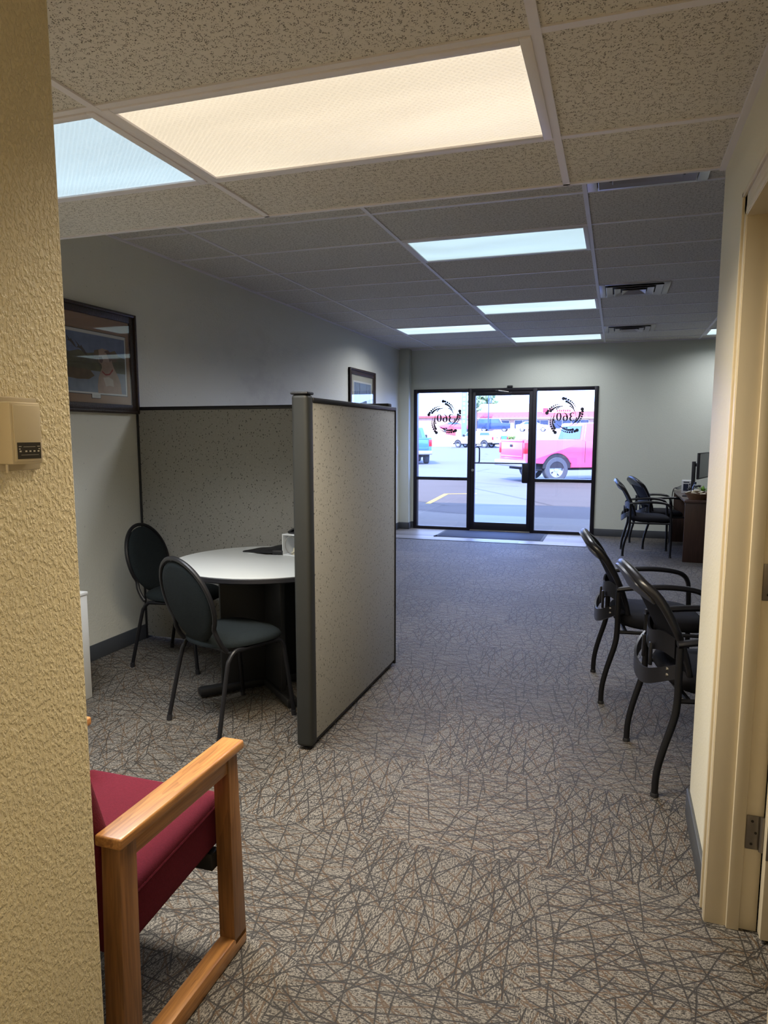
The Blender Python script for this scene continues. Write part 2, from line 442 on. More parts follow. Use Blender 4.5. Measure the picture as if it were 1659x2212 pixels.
    def build(s, name, mat, parent=None, smooth=35):
        bm = s.bm
        bmesh.ops.recalc_face_normals(bm, faces=bm.faces[:])
        if smooth:
            lim = math.radians(smooth)
            for f in bm.faces: f.smooth = True
            for e in bm.edges:
                if len(e.link_faces) == 2:
                    try:
                        if e.calc_face_angle() > lim: e.smooth = False
                    except ValueError: pass
        me = bpy.data.meshes.new(name); bm.to_mesh(me); bm.free()
        me.materials.append(mat)
        o = bpy.data.objects.new(name, me); COL.objects.link(o)
        if parent: o.parent = parent
        return o

def thing(name, label, cat, loc=(0, 0, 0), rz=0.0, group=None):
    o = bpy.data.objects.new(name, None); COL.objects.link(o)
    o.empty_display_size = 0.1
    o.location = loc; o.rotation_euler = (0, 0, rz); o['label'] = label; o['category'] = cat
    if group: o['group'] = group
    return o
def tag(o, label, cat, group=None):
    o['label'] = label; o['category'] = cat
    if group: o['group'] = group
    return o
def struct(o, label=None):
    o['kind'] = 'structure'
    if label: o['label'] = label
    return o
def dup(root, loc, rz, label):
    r = root.copy(); COL.objects.link(r); r.location = loc; r.rotation_euler = (0, 0, rz); r['label'] = label
    def rec(src, dst):
        for ch in list(src.children):
            if ch.name in done: continue
            c = ch.copy(); COL.objects.link(c); c.parent = dst; done.add(c.name); rec(ch, c)
    done = set(); rec(root, r)
    return r

# ------------------------------------------------------------------ materials
M = {}
M['carpet'] = carpet_mat()
M['tile'] = tile_mat()
M['grid'] = simple('white enamel grid', (0.76, 0.74, 0.80), 0.45, var=0.03)
M['wall'] = paint('pale sage wall paint', (0.66, 0.655, 0.585), 0.20, 80, shade_dirt=0.40)
M['wall_far'] = paint('pale wall paint', (0.58, 0.60, 0.53), 0.12, 70)
M['wall_hall'] = paint('tan textured wall paint', (0.70, 0.60, 0.38), 0.60, 150, rough=0.5, slant=True)
M['wall_right'] = paint('cream wall paint', (0.68, 0.65, 0.54), 0.10, 80, rough=0.5)
M['trim'] = simple('cream gloss door paint', (0.66, 0.58, 0.43), 0.35, var=0.03)
M['baseboard'] = simple('dark grey vinyl cove base', (0.055, 0.06, 0.07), 0.45, var=0.1)
M['plank'] = plank_mat()
M['mat'] = simple('dark ribbed entrance mat', (0.022, 0.03, 0.055), 0.85, var=0.3, scale=60, bump=0.6, bscale=120)
M['mat_edge'] = simple('black rubber', (0.008, 0.008, 0.012), 0.6)
M['bronze'] = simple('dark bronze aluminium', (0.012, 0.010, 0.016), 0.4, 0.3)
M['glass'] = glass_mat('clear window glass', (0.97, 0.98, 1.0), 0.05)
M['glass_low'] = glass_mat('bronze tinted glass', (0.80, 0.74, 0.66), 0.05)
M['decal'] = simple('dark grey vinyl decal', (0.02, 0.022, 0.035), 0.7)
M['steel'] = simple('brushed steel', (0.45, 0.43, 0.40), 0.35, 1.0)
M['hinge'] = simple('dull nickel hinge', (0.26, 0.23, 0.20), 0.4, 0.9, var=0.2, scale=30)
M['fabric'] = speckle('speckled grey panel fabric', (0.27, 0.265, 0.25), (0.03, 0.03, 0.03), (0.42, 0.41, 0.38))
M['post'] = simple('charcoal painted post', (0.022, 0.023, 0.022), 0.5, spec=0.3)
M['black_trim'] = simple('black plastic trim', (0.010, 0.010, 0.013), 0.5)
M['laminate'] = simple('light grey laminate', (0.56, 0.58, 0.58), 0.3, var=0.02)
M['black_lam'] = simple('black laminate base', (0.008, 0.008, 0.009), 0.5)
M['black_steel'] = simple('black painted steel tube', (0.007, 0.007, 0.009), 0.42, spec=0.3)
M['charcoal_fab'] = simple('dark charcoal chair fabric', (0.009, 0.013, 0.015), 0.9, spec=0.2, var=0.5, scale=160, bump=0.5, bscale=420)
M['black_fab'] = simple('black chair fabric', (0.006, 0.006, 0.009), 0.85, spec=0.2, var=0.3, scale=120, bump=0.3, bscale=400)
M['mesh'] = simple('black mesh upholstery', (0.004, 0.004, 0.007), 0.7, spec=0.2, var=0.4, scale=200, bump=0.5, bscale=500)
M['gloss_plastic'] = simple('black moulded plastic', (0.008, 0.008, 0.011), 0.32)
M['oak'] = wood('honey oak along arm', (0.40, 0.19, 0.06), (0.17, 0.068, 0.02), 1, 0.40, 1.0, 0.12)
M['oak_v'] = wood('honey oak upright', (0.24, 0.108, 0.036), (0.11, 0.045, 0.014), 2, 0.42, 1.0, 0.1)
M['oak_x'] = wood('honey oak crosswise', (0.36, 0.16, 0.05), (0.18, 0.07, 0.02), 0, 0.34, 1.0, 0.3)
M['burgundy'] = simple('burgundy woven upholstery', (0.090, 0.006, 0.016), 0.9, spec=0.2, var=0.25, scale=180, bump=0.5, bscale=500)
M['walnut'] = wood('dark walnut laminate', (0.050, 0.024, 0.017), (0.024, 0.012, 0.009), 2, 0.35)
M['walnut_top'] = wood('dark walnut top', (0.075, 0.045, 0.04), (0.035, 0.02, 0.018), 1, 0.25)
M['almond'] = simple('almond plastic', (0.62, 0.53, 0.37), 0.42, var=0.02)
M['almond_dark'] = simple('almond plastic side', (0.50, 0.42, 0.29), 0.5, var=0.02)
M['dark_plate'] = simple('dark brown dial plate', (0.018, 0.013, 0.009), 0.4)
M['white_ink'] = simple('pale ink', (0.55, 0.52, 0.45), 0.6)
M['frame'] = simple('dark carved walnut frame', (0.030, 0.017, 0.012), 0.4, var=0.5, scale=60, bump=0.8, bscale=110)
M['mat_board'] = simple('tan mat board', (0.30, 0.19, 0.125), 0.85, var=0.03)
M['mat_cream'] = simple('cream mat board', (0.45, 0.44, 0.36), 0.85, var=0.03)
M['paper'] = simple('white paper', (0.62, 0.63, 0.63), 0.7, var=0.02)
M['white_lam'] = simple('white laminate', (0.64, 0.65, 0.65), 0.35, var=0.02)
M['ph_glass'] = glass_mat('picture glass', (1, 1, 1), 0.055)
M['black_ny'] = simple('black nylon', (0.008, 0.008, 0.010), 0.6, var=0.4, scale=40, bump=0.9, bscale=30)
M['clear'] = glass_mat('clear plastic', (0.80, 0.86, 0.90), 0.12, 0.05)
M['screen'] = simple('monitor screen', (0.03, 0.045, 0.07), 0.15)
M['green'] = foliage_mat('artificial lime leaves', (0.18, 0.36, 0.05), (0.35, 0.55, 0.12))
M['terracotta'] = simple('dark red pot', (0.13, 0.03, 0.025), 0.5)
M['basket'] = simple('brown woven basket', (0.18, 0.10, 0.05), 0.7, var=0.4, scale=60, bump=0.6, bscale=90)
M['cream_paper'] = simple('cream wrapped packets', (0.55, 0.50, 0.38), 0.6, var=0.15, scale=40)
M['white_b'] = simple('white wrapper', (0.70, 0.72, 0.74), 0.5, var=0.05)
M['navy'] = simple('dark navy plastic', (0.012, 0.02, 0.06), 0.4)
M['vent'] = simple('painted metal diffuser', (0.42, 0.40, 0.42), 0.35, 0.6, var=0.05)
M['vent_dark'] = simple('vent throat', (0.03, 0.03, 0.03), 0.8)
# outside
M['asphalt'] = asphalt_mat('sun bleached asphalt', (0.072, 0.069, 0.073), (0.125, 0.118, 0.124))
M['concrete'] = asphalt_mat('concrete walk', (0.13, 0.125, 0.12), (0.19, 0.18, 0.17), False)
M['verge'] = asphalt_mat('pale gravel verge', (0.36, 0.33, 0.29), (0.48, 0.45, 0.41), False)
M['yellow'] = simple('yellow road paint', (0.60, 0.40, 0.06), 0.7, var=0.1)
M['stucco'] = simple('cream stucco', (0.62, 0.55, 0.50), 0.85, var=0.04)
M['facade'] = simple('peach stucco', (0.40, 0.27, 0.23), 0.85, var=0.05)
M['redroof'] = simple('red metal roof', (0.38, 0.055, 0.06), 0.6, var=0.08)
M['bluewin'] = simple('dark shop glass', (0.06, 0.08, 0.14), 0.2, var=0.4, scale=1.5)
M['hill'] = foliage_mat('hazy hill scrub', (0.30, 0.34, 0.32), (0.42, 0.44, 0.40))
M['leaf'] = foliage_mat('tree leaves', (0.13, 0.22, 0.10), (0.26, 0.33, 0.16))
M['hedge'] = foliage_mat('lime hedge', (0.16, 0.24, 0.05), (0.28, 0.36, 0.10))
M['bark'] = simple('bark', (0.12, 0.09, 0.07), 0.9)
M['red_paint'] = simple('red car paint', (0.62, 0.07, 0.15), 0.22, 0.0, var=0.03, coat=0.8)
M['blue_paint'] = simple('blue car paint', (0.05, 0.17, 0.36), 0.25, 0.2, var=0.03, coat=0.8)
M['white_paint'] = simple('white car paint', (0.66, 0.62, 0.55), 0.3, var=0.02, coat=0.6)
M['teal_paint'] = simple('teal car paint', (0.06, 0.32, 0.36), 0.3, var=0.03, coat=0.6)
M['navy_paint'] = simple('navy car paint', (0.02, 0.04, 0.12), 0.3, var=0.03, coat=0.6)
M['tyre'] = simple('tyre rubber', (0.06, 0.065, 0.075), 0.8, var=0.2, scale=30, bump=0.8, bscale=40)
M['rim'] = simple('silver alloy', (0.45, 0.45, 0.46), 0.35, 0.7)
M['arch'] = simple('dark wheel well', (0.02, 0.02, 0.025), 0.9)
M['car_glass'] = simple('car window glass', (0.05, 0.10, 0.17), 0.1, var=0.1)
M['chrome'] = simple('dull chrome bumper', (0.42, 0.40, 0.38), 0.3, 0.6)
M['lamp_red'] = simple('red tail lamp', (0.45, 0.01, 0.02), 0.25)
M['pylon'] = simple('blue grey sign pylon', (0.14, 0.20, 0.30), 0.6, var=0.1)
M['sign_red'] = simple('red sign face', (0.40, 0.03, 0.05), 0.5)

# ================================================================== STRUCTURE
XL, XR, YF, YE, YN = -3.18, 0.32, 10.54, 2.78, -2.6
XRR = 4.6   # the far right wall of the front office
def sbox(name, b, mat, label=None, bev=0.0, parent=None):
    o = MB().box(*b, bev=bev).build(name, mat, parent)
    if not parent: struct(o, label)
    return o

fl = MB()
fl.box(XL - 0.1, YN - 0.1, -0.10, XRR + 0.1, 9.42, 0.0)
fl.box(-0.33, 9.42, -0.10, XRR + 0.1, YF, 0.0)
struct(fl.build('floor', M['carpet']), 'brown and grey carpet tiles with a criss-cross twig pattern')
struct(MB().box(XL - 0.1, 9.42, -0.10, -0.33, YF + 0.08, 0.001).build('floor_entry', M['plank']), 'grey wood-look plank strip inside the entrance')
struct(MB().box(XL, 9.405, 0.0, -0.315, 9.43, 0.005).build('trim_3', M['black_trim']))

# walls
sbox('wall_left', (XL - 0.12, 1.0, 0, XL, YF + 0.12, 2.85), M['wall'], 'pale textured left wall with painted-in grey shading and smudges')
hall = sbox('wall_hallway', (XL - 0.12, YN, 0, -0.90, 1.0, 2.5), M['wall_hall'], 'tan textured wall beside the camera', bev=0.006)
# right hallway wall with a door opening Y 1.33..2.15
wr = MB()
wr.box(XR, YN, 0, 0.44, 1.33, 2.5)
wr.box(XR, 2.15 + 0.02, 0, 0.44, YE - 0.12, 2.5)
wr.box(XR, 1.33, 2.05, 0.44, 2.17, 2.5)
wr.box(XR, YE - 0.12, 0, XRR + 0.1, YE, 2.80)
struct(wr.build('wall_right', M['wall_right']), 'cream right-hand wall ending at the open office')
sbox('wall_back', (-0.95, YN - 0.12, 0, 0.45, YN, 2.5), M['wall_hall'])
sbox('wall_side_office', (3.2, 0.2, 0, 3.3, YE - 0.12, 2.5), M['wall_right'])
sbox('wall_side_office_near', (0.44, 0.1, 0, 3.3, 0.2, 2.5), M['wall_right'])
sbox('wall_far_right', (XRR, YE - 0.12, 0, XRR + 0.12, YF + 0.12, 2.85), M['wall_far'])
wf = MB()
DX0, DX1, DZ = -2.985, -0.268, 2.14
wf.box(XL - 0.12, YF, 0, DX0, YF + 0.14, 4.6)
wf.box(DX1, YF, 0, XRR + 2.0, YF + 0.14, 4.6)
wf.box(DX0, YF, DZ, DX1, YF + 0.14, 4.6)
wf.box(XL - 8, YF + 0.02, -0.1, XL - 0.12, YF + 0.14, 4.6)
struct(wf.build('wall_front', M['wall_far']), 'pale far wall around the glass entrance')
sbox('trim_1', (XL, YF - 0.16, 0, XL + 0.155, YF, 2.743), M['wall_far'], 'boxed-in corner column at the far left', bev=0.004)

# ceilings
cl = MB().box(-3.3, YN - 0.1, NEAR_Z, XRR, YE, NEAR_Z + 0.05)
struct(cl.build('ceiling', M['tile']), 'low tiled ceiling with a dropped edge')
struct(MB().box(-3.3, YE - 0.03, NEAR_Z + 0.012, XRR, YE - 0.001, FAR_Z + 0.1).build('ceiling_step', M['wall_far']), 'vertical face where the ceiling steps up')
struct(MB().box(-3.3, YE, FAR_Z, XRR + 0.1, YF + 0.12, FAR_Z + 0.06).build('ceiling_front', M['tile']), 'higher tiled ceiling of the front office')
struct(MB().box(-3.5, YN - .2, FAR_Z + 0.12, XRR + .3, YF + 0.14, FAR_Z + 0.3).build('ceiling_roof', M['wall_far']))

# T-bar grids
def grid(name, z, x0, x1, y0, y1, xs, ys, skips=()):
    g = MB(); w = 0.012; h = 0.006
    for x in xs: g.box(x - w, y0, z - h, x + w, y1, z + 0.002)
    for y in ys: g.box(x0, y - w, z - h * 0.8, x1, y + w, z + 0.002)
    return struct(g.build(name, M['grid']))
grid('ceiling_grid_near', NEAR_Z, -3.3, XR, YN, YE, [X0, X0 - S, X0 - 2 * S], [1.74 - T * k for k in range(-1, 7)])
grid('ceiling_grid_front', FAR_Z, XL, XRR, YE, YF, [X0 + S * k for k in (3, 2, 1, 0, -1, -2)], [R0 + T * k for k in range(-3, 10)])
tr = MB()
tr.box(XR - 0.02, YN, NEAR_Z - 0.012, XR, YE, NEAR_Z)                     # wall angle, right
tr.box(-3.3, YE - 0.012, NEAR_Z - 0.006, XR + .6, YE + 0.006, NEAR_Z + 0.03)   # edge of the step
struct(tr.build('trim_2', M['grid']), 'metal edge angle of the ceiling step')
tr = MB()
tr.box(XL, YE, FAR_Z - 0.012, XL + 0.02, YF, FAR_Z); tr.box(XL, YF - 0.02, FAR_Z - 0.012, XRR, YF, FAR_Z)
struct(tr.build('trim_4', M['grid']))

# baseboards
bb = 0.105
def base(name, b, lab=None):
    struct(MB().box(*b, bev=0.003).build(name, M['baseboard']), lab)
base('baseboard_left', (XL, 1.0, 0, XL + 0.010, YF - 0.16, bb), 'dark grey vinyl base along the left wall')
m_ = MB(); m_.box(DX1 + .0, YF - 0.010, 0, XRR, YF, bb, bev=.003); m_.box(XL, YF - 0.17, 0, XL + 0.165, YF - 0.16, bb, bev=.003); m_.box(XL + 0.155, YF - 0.17, 0, XL + 0.165, YF, bb, bev=.003); m_.box(XL + .165, YF - .01, 0, DX0, YF, bb)
struct(m_.build('baseboard_front', M['baseboard']), 'dark vinyl base below the front wall')
m_ = MB(); m_.box(XR - 0.012, 2.25, 0, XR, YE + 0.01, bb, bev=.003); m_.box(XR, YE, 0, XRR, YE + 0.012, bb, bev=.003)
struct(m_.build('baseboard_right', M['baseboard']), 'dark vinyl base around the right wall corner')
base('baseboard_hallway', (-0.90, YN, 0, -0.89, 1.0, bb))

# ================================================================== side door (right)
dr = thing('door_1', 'cream side door standing open behind its casing at the right edge', 'door', (XR, 2.15, 0)); dr['kind'] = 'structure'
def casing_profile(g):   # moulded casing: three steps
    for (a, b_, t) in ((0.0, 0.020, 0.016), (0.020, 0.060, 0.012), (0.060, 0.075, 0.018)):
        yy0, yy1 = 0.005 + a, 0.005 + b_
        g.box(-t, yy0, 0, 0.0, yy1, 2.035 + yy1, bev=0.002)
        g.box(-t, -0.85 - yy1, 2.035 + yy0, 0.0, yy1, 2.035 + yy1, bev=0.002)
        g.box(-t, -0.82 - yy1, 0, 0.0, -0.82 - yy0, 2.035 + yy1, bev=0.002)
    return g
casing_profile(MB()).build('casing', M['trim'], dr)
j = MB()
j.box(-0.014, 0.0, 0, 0.128, 0.022, 2.06, bev=0.0015); j.box(-0.014, -0.84, 0, 0.128, -0.82, 2.06)
j.box(-0.014, -0.83, 2.035, 0.128, 0.01, 2.06)
j.box(0.045, -0.012, 0, 0.080, 0.0, 2.035, bev=0.003); j.box(0.045, -0.82, 2.022, 0.080, 0.0, 2.036); j.box(0.045, -0.82, 0, 0.08, -0.808, 2.035)
j.build('jamb', M['trim'], dr)
lf = MB(); lf.box(0.128, -0.052, 0.012, 0.93, -0.012, 2.03, bev=0.003)
leaf = lf.build('door_leaf', M['trim'], dr)
for hz in (0.31, 1.05, 1.80):
    h = MB()
    h.box(0.083, -0.004, hz - 0.052, 0.122, 0.0, hz + 0.052, bev=0.0015)
    h.tube([(0.124, -0.010, hz - 0.052), (0.124, -0.010, hz + 0.052)], 0.007, 10)
    h.box(0.128, -0.0545, hz - 0.052, 0.152, -0.0515, hz + 0.052, bev=0.001)
    ho = h.build('hinge', M['hinge'], dr); ho['label'] = 'dull metal hinge'
    sc = MB()
    for zz in (-0.035, 0.0, 0.035): sc.tube([(0.098 + (0.01 if zz == 0 else 0), -0.0036, hz + zz), (0.098 + (0.01 if zz == 0 else 0), -0.0052, hz + zz)], 0.004, 8)
    sc.build('screw', M['dark_plate'], ho)

# ================================================================== storefront
FY0, FY1 = YF - 0.02, YF + 0.08
def frame_window(name, x0, x1, label):
    r = thing(name, label, 'window', (x0, YF, 0)); r['kind'] = 'structure'
    w = x1 - x0; g = MB(); y0, y1 = -0.02, 0.08
    g.box(0, y0, 0.0, w, y1, 0.045, bev=.003); g.box(0, y0, 2.09, w, y1, DZ, bev=.003)
    g.box(0, y0 - .0015, 0, 0.055, y1 + .0015, DZ + .001, bev=.003); g.box(w - 0.055, y0 - .0015, 0, w, y1 + .0015, DZ + .001, bev=.003)
    g.box(0, y0, 0.765, w, y1, 0.812, bev=.003)
    g.build('window_frame', M['bronze'], r)
    for z0, z1 in ((0.045, 0.765), (0.812, 2.09)):
        MB().box(0.05, 0.028, z0, w - 0.05, 0.034, z1).build('pane', M['glass_low' if z0 < .5 else 'glass'], r)
    return r
w1 = frame_window('window_1', DX0, -2.085, 'left storefront window with a mid rail beside the entrance door')
w2 = frame_window('window_2', -1.18, DX1, 'right storefront window with a mid rail beside the entrance door')
d2 = thing('door_2', 'dark framed glass entrance door with a push bar', 'door', (-2.085, YF, 0)); d2['kind'] = 'structure'
g = MB(); W = 0.905
g.box(0.0, -0.0165, 0.02, 0.058, 0.0515, 2.086, bev=.004); g.box(W - 0.058, -0.0165, 0.02, W, 0.0515, 2.086, bev=.004)
g.box(0, -0.015, 0.02, W, 0.05, 0.135, bev=.004); g.box(0, -0.015, 2.035, W, 0.05, 2.09, bev=.004)
g.build('door_frame', M['bronze'], d2)
MB().box(-0.005, -0.02, 2.088, W + .005, 0.08, DZ, bev=.002).build('header', M['bronze'], d2)
MB().box(0.055, 0.015, 0.13, W - 0.055, 0.021, 2.04).build('pane', M['glass'], d2)
MB().box(0.0, -0.05, 0, W, 0.08, 0.02, bev=.003).build('threshold', M['steel'], d2)
g = MB(); g.tube([(0.055, -0.05, 1.035), (W - 0.08, -0.05, 1.035)], 0.010, 10); g.build('push_bar', M['bronze'], d2)
g = MB(); g.box(W - 0.135, -0.075, 0.745, W - 0.03, -0.015, 1.045, bev=.02); g.build('panic_latch', M['bronze'], d2)
g = MB(); g.tube([(0.05, 0.05, 1.27), (0.07, 0.09, 1.275), (0.10, 0.10, 1.26), (0.108, 0.10, 1.22), (0.108, 0.10, 1.07), (0.10, 0.10, 1.04), (0.07, 0.09, 1.03), (0.05, 0.05, 1.035)], 0.011, 10, smooth=4); g.build('pull_handle', M['bronze'], d2)
g = MB(); g.tube([(0.030, -0.013, 0.925), (0.030, -0.028, 0.925)], 0.020, 20); g.build('lock_cylinder', M['steel'], d2)
g = MB(); g.box(0.38, -0.075, 2.03, 0.60, -0.02, 2.075, bev=.008); cz = g.build('door_closer', M['bronze'], d2)
g = MB(); g.tube([(0.55, -0.055, 2.08), (0.42, -0.14, 2.095), (0.36, -0.03, 2.105)], 0.007, 8); g.build('closer_arm', M['steel'], cz)
# bell sensor on the frame head
tag(MB().box(-1.56, YF - 0.035, DZ, -1.48, YF, DZ + 0.035, bev=.006).build('chime_sensor', M['black_trim']), 'small black chime sensor above the entrance door head', 'sensor')

# swirl of dots and the number 360, stuck on the glass, read from outside (mirrored from inside)
def stroke(bm, pts, ws, y, ox, oz, sc):
    """variable-width flat stroke; x is mirrored because it faces the street"""
    P = [Vector((p[0], p[1])) for p in pts]; L = []; R = []
    for i, p in enumerate(P):
        a = P[max(0, i - 1)]; b = P[min(len(P) - 1, i + 1)]
        t = (b - a).normalized(); n = Vector((-t.y, t.x)) * ws[i] / 2
        for lst, q in ((L, p + n), (R, p - n)):
            lst.append([bm.verts.new((ox - q.x * sc, yy, oz + q.y * sc)) for yy in y])
    for k in (0, 1):
        for i in range(len(P) - 1): bm.faces.new([L[i][k], R[i][k], R[i + 1][k], L[i + 1][k]])
    for i in range(len(P) - 1):
        bm.faces.new([L[i][0], L[i + 1][0], L[i + 1][1], L[i][1]]); bm.faces.new([R[i][0], R[i][1], R[i + 1][1], R[i + 1][0]])
def arc(cx, cz, rx, rz, a0, a1, n=24):
    return [(cx + rx * math.cos(math.radians(a0 + (a1 - a0) * i / n)), cz + rz * math.sin(math.radians(a0 + (a1 - a0) * i / n))) for i in range(n + 1)]
def digits(g, y, ox, oz, h):
    bm = g.bm
    fat = lambda pts, cx, hi, lo: [lo + (hi - lo) * min(1, abs(p[0] - cx) / 0.26) ** 1.3 for p in pts]
    # '3'
    p = arc(-0.80, 0.74, 0.22, 0.22, 150, -80, 24); stroke(bm, p, [0.10 if i < 3 else 0.07 + 0.12 * max(0, math.cos(math.radians(150 - 230 * i / 24))) for i in range(25)], y, ox, oz, h)
    p = arc(-0.82, 0.27, 0.26, 0.27, 85, -150, 24); stroke(bm, p, [0.11 if i > 21 else 0.06 + 0.14 * max(0, math.cos(math.radians(85 - 235 * i / 24))) for i in range(25)], y, ox, oz, h)
    # '6'
    p = arc(0.0, 0.30, 0.23, 0.28, 0, 360, 32); stroke(bm, p, [0.06 + 0.13 * abs(math.cos(2 * PI * i / 32)) ** 1.2 for i in range(33)], y, ox, oz, h)
    p = [(0.24, 0.98), (0.10, 0.95), (-0.04, 0.86), (-0.15, 0.72), (-0.22, 0.54), (-0.235, 0.35)]; stroke(bm, p, [0.05, 0.07, 0.10, 0.14, 0.17, 0.18], y, ox, oz, h)
    # '0'
    p = arc(0.76, 0.50, 0.23, 0.46, 0, 360, 36); stroke(bm, p, [0.05 + 0.15 * abs(math.cos(2 * PI * i / 36)) ** 1.2 for i in range(37)], y, ox, oz, h)
def disc(g, x, z, r, y):
    n = 14
    A = [g.bm.verts.new((x + r * math.cos(2 * PI * k / n), y[0], z + r * math.sin(2 * PI * k / n))) for k in range(n)]
    B = [g.bm.verts.new((v.co.x, y[1], v.co.z)) for v in A]
    g.bm.faces.new(A); g.bm.faces.new(B[::-1])
    for k in range(n): g.bm.faces.new([A[k], B[k], B[(k + 1) % n], A[(k + 1) % n]])
def logo(name, x, z, R, lab):
    r = thing(name, lab, 'decal', (x, YF + 0.0265, z), 0, 'window logo decals')
    y = (0.0, 0.0012)
    g = MB(); digits(g, y, 0.006, -0.060, 0.120); g.build('number', M['decal'], r)
    for k in range(5):
        g = MB()
        # in mirrored view each arm starts as one big dot outside and thins out clockwise-in
        a0 = math.radians(96 - 72 * k)
        # the arm starts as one big dot at the outside, then two rows that thin out, and a short inner row
        disc(g, R * 1.10 * math.cos(a0), R * 1.10 * math.sin(a0), R * .105, y)
        for row in range(3):
            n = (9, 10, 9)[row]
            for i in range(n):
                q = i / n; t = q * (1.35 - .35 * q)
                if row < 2:
                    a = a0 - .13 - .05 * row - t * 1.02
                    rad = R * (1.07 - .155 * row - 0.30 * t); sz = R * .080 * (1 - .80 * t)
                else:
                    a = a0 - .55 - t * 1.05
                    rad = R * (0.69 - 0.06 * t); sz = R * .050 * (1 - .72 * t)
                disc(g, rad * math.cos(a), rad * math.sin(a), sz, y)
        g.build('dot_arm', M['decal'], r)
logo('window_logo', -2.508, 1.708, 0.232, 'dark 360 dot-swirl logo on the left entrance window')
logo('window_logo', -0.725, 1.715, 0.238, 'dark 360 dot-swirl logo on the right entrance window')

# door mat
mt = thing('door_mat', 'dark blue-black entrance mat on the plank strip before the glass door', 'mat', (-1.68, 10.11, 0.001))
g = MB(); g.box(-0.73, -0.34, 0, 0.73, 0.34, 0.008, bev=.002); g.build('mat_pile', M['mat'], mt)
g = MB(); g.box(-0.77, -0.38, 0, 0.77, 0.38, 0.004, bev=.001)
g.tube([(-0.77, -0.38, 0.006), (-0.74, -0.33, 0.012), (-0.76, -0.28, 0.006)], 0.008, 8, smooth=3); g.build('rubber_border', M['mat_edge'], mt)

# ================================================================== ceiling lights
lab = {'near_warm': 'large warm-lit troffer light in the low ceiling', 'near_cool': 'cool bluish troffer light partly hidden by the tan wall, left of the warm one',
       'hall': 'warm troffer light over the narrow hallway behind the camera, out of the frame',
       'a': 'cool troffer light nearest in the higher ceiling', 'b': 'cool troffer light second of the centre row toward the glass door',
       'c': 'cool troffer light nearest the left wall over the front office', 'd': 'cool troffer light closest to the far wall above the entrance',
       'e': 'sliver of a troffer light at the far right near the wall corner'}
for key, x0, y0, z, col, rad, lcol, watt, spr in LAMPS:
    r = thing('ceiling_light', lab[key], 'ceiling light', (x0 + S / 2, y0 + T / 2, z), 0, 'recessed troffer lights')
    hw, hd = S / 2 - 0.012, T / 2 - 0.012
    fr = 0.028
    g = MB()
    for b in ((-hw + fr, -hd, hw - fr, -hd + fr), (-hw + fr, hd - fr, hw - fr, hd), (-hw, -hd, -hw + fr, hd), (hw - fr, -hd, hw, hd)):
        g.box(b[0], b[1], -0.010, b[2], b[3], 0.0, bev=.002)
    g.build('light_frame', M['grid'], r)
    g = MB(); iw, idp = hw - fr + 0.002, hd - fr + 0.002
    g.surf(lambda u, v: (-iw + 2 * iw * u, -idp + 2 * idp * v, -0.003 - 0.006 * math.sin(PI * u) * math.sin(PI * v)), 12, 8)
    g.build('diffuser', diffuser_mat('prismatic lens ' + key, col, rad), r)
    ld = bpy.data.lights.new('troffer_lamp', 'AREA'); ld.shape = 'RECTANGLE'; ld.size = 2 * iw - 0.05; ld.size_y = 2 * idp - 0.05
    ld.energy = watt; ld.color = lcol; ld.spread = math.radians(spr)
    lo = bpy.data.objects.new('troffer_lamp', ld); COL.objects.link(lo); lo.parent = r; lo.location = (0, 0, -0.013)

# ================================================================== vents
def vent(x, y, label):
    r = thing('ceiling_vent', label, 'vent', (x, y, FAR_Z), 0, 'square ceiling supply vents')
    g = MB(); h = T / 2 - 0.014
    for b in ((-h + .05, -h, h - .05, -h + .05), (-h + .05, h - .05, h - .05, h), (-h, -h, -h + .05, h), (h - .05, -h, h, h)): g.box(b[0], b[1], -0.010, b[2], b[3], 0.0, bev=.002)
    g.build('vent_frame', M['vent'], r)
    MB().box(-h + .04, -h + .04, -0.002, h - .04, h - .04, -0.0005).build('throat', M['vent_dark'], r)
    for k, (a, b_) in enumerate(((0.235, 0.185), (0.165, 0.115), (0.10, 0.05))):
        g = MB(); A = [(-a, -a), (a, -a), (a, a), (-a, a)]; B = [(-b_, -b_), (b_, -b_), (b_, b_), (-b_, b_)]
        z0, z1 = -0.020 - .004 * k, -0.004
        va = [g.bm.verts.new((p[0], p[1], z0)) for p in A]; vb = [g.bm.verts.new((p[0], p[1], z1)) for p in B]
        va2 = [g.bm.verts.new((p[0] * .985, p[1] * .985, z0 - .002)) for p in A]; vb2 = [g.bm.verts.new((p[0] * .97, p[1] * .97, z1 - .002)) for p in B]
        for i in range(4):
            q = (i + 1) % 4
            g.bm.faces.new([va[i], va[q], vb[q], vb[i]]); g.bm.faces.new([va2[i], vb2[i], vb2[q], va2[q]])
            g.bm.faces.new([va[i], va2[i], va2[q], va[q]]); g.bm.faces.new([vb[i], vb[q], vb2[q], vb2[i]])
        g.build('vane', M['vent'], r)
vent(X0 + T / 2, R0 - 2 * T + T / 2, 'square metal vent just beyond the ceiling step, nearest of the three')
vent(X0 + T / 2, R0 + 3 * T + T / 2, 'square metal vent beside the middle light, second of the three')
vent(X0 + T / 2, R0 + 7 * T + T / 2, 'small-looking square metal vent nearest the far wall')

